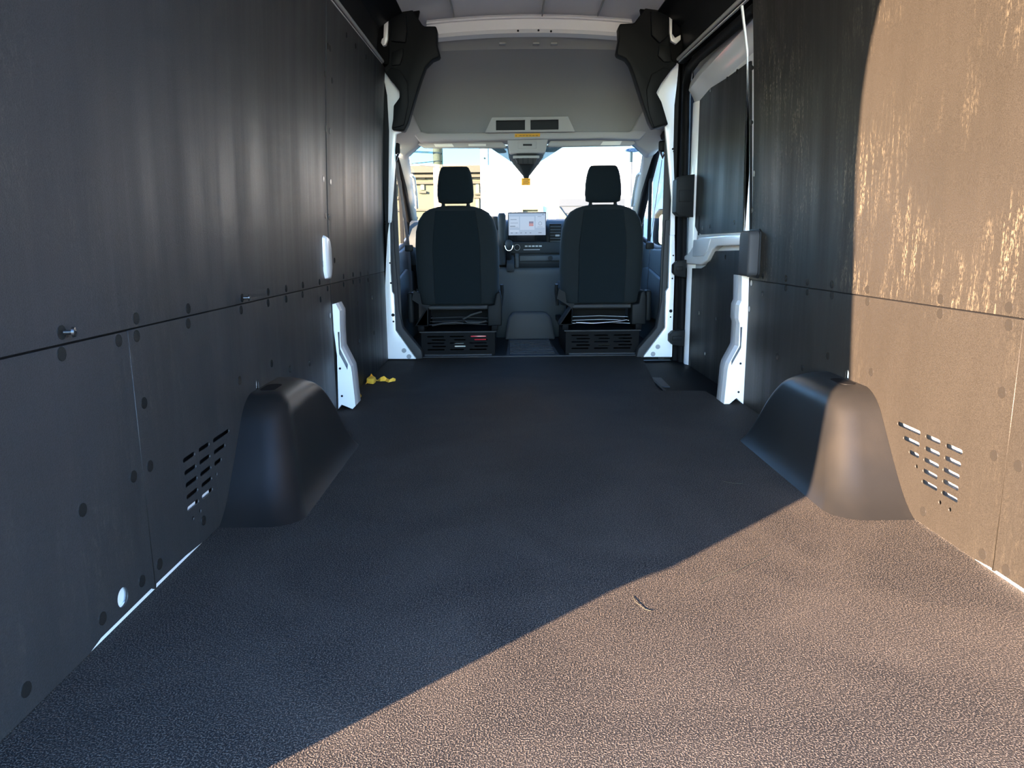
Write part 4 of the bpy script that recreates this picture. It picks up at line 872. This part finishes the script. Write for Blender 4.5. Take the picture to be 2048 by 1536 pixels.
# tan building further off on the left
tb = thing('tan_building', 'tan stucco building with a cornice beyond the driver window', 'building')
YB = 32.0
zt = atY(900, 333, YB)[1]
MB().box((-16.0, YB, GZ), (1.0, YB + 8, zt)).build('wall_block', 'tanwall', tb)
for k, (pz, pt, pd_) in enumerate(((0.0, 0.28, 0.45), (-0.34, 0.12, 0.25), (-0.62, 0.10, 0.15), (-1.75, 0.08, 0.10))):
    MB().box((-16.1, YB - pd_, zt + pz - pt), (1.0, YB + 0.01, zt + pz)).build('cornice_band', 'tanstone', tb)
for px, py0, py1 in ((845, 366, 380), (955, 365, 390), (955, 397, 422), (806, 368, 392), (790, 368, 392), (822, 400, 430)):
    (xa, zb_), (xb, za_) = atY(px - 4, py0, YB), atY(px + 4, py1, YB)
    wf = MB().box((xa, YB - 0.06, za_), (xb, YB + 0.02, zb_)).build('window_frame', 'framey', tb)
    MB().box((xa + 0.06, YB - 0.07, za_ + 0.07), (xb - 0.06, YB - 0.05, zb_ - 0.07)).build('window_pane', 'winglass', wf)
    MB().box((xa - 0.08, YB - 0.12, za_ - 0.14), (xb + 0.08, YB, za_ - 0.05)).build('window_sill', 'tanstone', tb)
    MB().box((xa - 0.05, YB - 0.10, zb_ + 0.15), (xb + 0.05, YB, zb_ + 0.22)).build('window_head', 'tanstone', tb)
# poles and wires
pl = thing('utility_pole', 'thick sun-bleached timber pole against the blue sky', 'pole')
pxm = atY(876.5, 380, 22.0)[0]
MB().tube([(pxm, 22.0, GZ), (pxm, 22.0, 4.0), (pxm, 22.0, 9.5)], [0.15, 0.13, 0.11], 14).build('pole_shaft', 'pole', pl, smooth=60)
MB().box((pxm - 1.0, 21.85, 8.6), (pxm + 1.0, 21.98, 8.75)).build('cross_arm', 'pole', pl)
MB().tube([(pxm + 0.13, 21.95, GZ), (pxm + 0.13, 21.95, 9.0)], 0.03, 8).build('conduit', 'polegrey', pl, smooth=60)
for i, (pa, pb, Yw) in enumerate((((800, 300), (962, 307), 21.87), ((800, 302), (962, 309), 21.875), ((800, 325), (880, 333), 21.88), ((800, 329), (962, 311), 21.87))):
    (xa, za_), (xb, zb_) = atY(*pa, Yw), atY(*pb, Yw)
    wr = thing('power_line', ('topmost', 'second highest', 'lowest', 'slanting')[i] + ' dark power line crossing the sky behind the pole', 'cable', 'power lines')
    dx, dz = xb - xa, zb_ - za_
    MB().tube([(xa - dx * 4 + dx * 9 * k / 12, Yw, za_ - dz * 4 + dz * 9 * k / 12 + 0.25 * ((k - 6) / 6) ** 2 - 0.02) for k in range(13) if xa - dx * 4 + dx * 9 * k / 12 < -1.0], 0.012, 6).build('cable_run', 'wire', wr, smooth=60)
sg = thing('sign_pole', 'tall thin pole with a blue oval sign at the right of the windscreen', 'sign')
sxy = atY(1262, 340, 14.0)
MB().tube([(sxy[0], 14.0, GZ), (sxy[0], 14.0, atY(1261, 303, 14.0)[1])], 0.022, 8).build('sign_post', 'wire', sg, smooth=60)
so = atY(1265, 300.5, 14.0)
def oval(hx, hz): return [(so[0] + hx * math.cos(k * math.pi / 14), so[1] + hz * math.sin(k * math.pi / 14)) for k in range(28)]
MB().prism(oval(0.130, 0.034), 1, 13.97, 14.03).build('sign_rim', 'signwhite', sg)
MB().prism(oval(0.120, 0.029), 1, 13.962, 13.972).build('sign_face', 'signblue', sg)
cu = bpy.data.curves.new('sign_lettering', 'FONT'); cu.body = 'Ford'; cu.size = 0.055; cu.align_x = 'CENTER'; cu.align_y = 'CENTER'; cu.extrude = 0.001; cu.shear = 0.3
to = bpy.data.objects.new('tmp', cu); COL.objects.link(to); dg = bpy.context.evaluated_depsgraph_get(); tme = bpy.data.meshes.new_from_object(to.evaluated_get(dg)); bpy.data.objects.remove(to, do_unlink=True)
tme.materials.clear(); tme.materials.append(M['signwhite'])
for v in tme.vertices: v.co = (so[0] + v.co.x * 1.5, 13.958 - v.co.z, so[1] + v.co.y)
link('sign_lettering', tme, sg)

# parked vehicles beyond the side windows
def car(x, y, label, m):
    c = thing('parked_car', label, 'car', 'parked cars')
    prof = [(-2.2, 0.25), (-2.25, 0.62), (-2.1, 0.80), (-1.1, 0.90), (-0.5, 1.35), (0.9, 1.40), (1.75, 0.98), (2.2, 0.92), (2.25, 0.3), (1.9, 0.2), (-1.9, 0.2)]
    bd = MB(); bd.loft([[(x + dx, y + a, GZ + b * s_) for a, b in prof] for dx, s_ in ((-0.9, 0.96), (-0.82, 1.0), (0.82, 1.0), (0.9, 0.96))]); bd.build('car_body', m, c, bevel=0.04)
    for sx in (-0.905, 0.905):
        MB().prism([(y - 0.95, GZ + 0.92), (y - 0.45, GZ + 1.27), (y + 0.8, GZ + 1.30), (y + 1.45, GZ + 1.0)], 0, x + sx - 0.01, x + sx + 0.01).build('side_window', 'winglass', c)
    for sx in (-0.72, 0.72): MB().box((x + sx - 0.12, y - 2.262, GZ + 0.60), (x + sx + 0.12, y - 2.23, GZ + 0.70)).build('tail_lamp', 'red', c)
    MB().add([(x - 0.7, y - 1.06, GZ + 0.945), (x + 0.7, y - 1.06, GZ + 0.945), (x + 0.62, y - 0.55, GZ + 1.33), (x - 0.62, y - 0.55, GZ + 1.33)], [(0, 1, 2, 3)]).build('rear_window', 'winglass', c)
    for sx in (-0.8, 0.8):
        for sy in (-1.4, 1.4):
            MB().lathe([(0.32, -0.11), (0.33, -0.09), (0.33, 0.09), (0.32, 0.11)], (x + sx, y + sy, GZ + 0.33), (1, 0, 0), 20).build('wheel', 'rubber', c, smooth=30)
car(3.0, 10.6, 'teal parked car seen through the passenger window', 'carpaint')
car(-3.4, 14.5, 'pale green parked car seen through the driver window', mat('pale green car paint', (0.05, 0.085, 0.065), 0.3, coat=0.8))
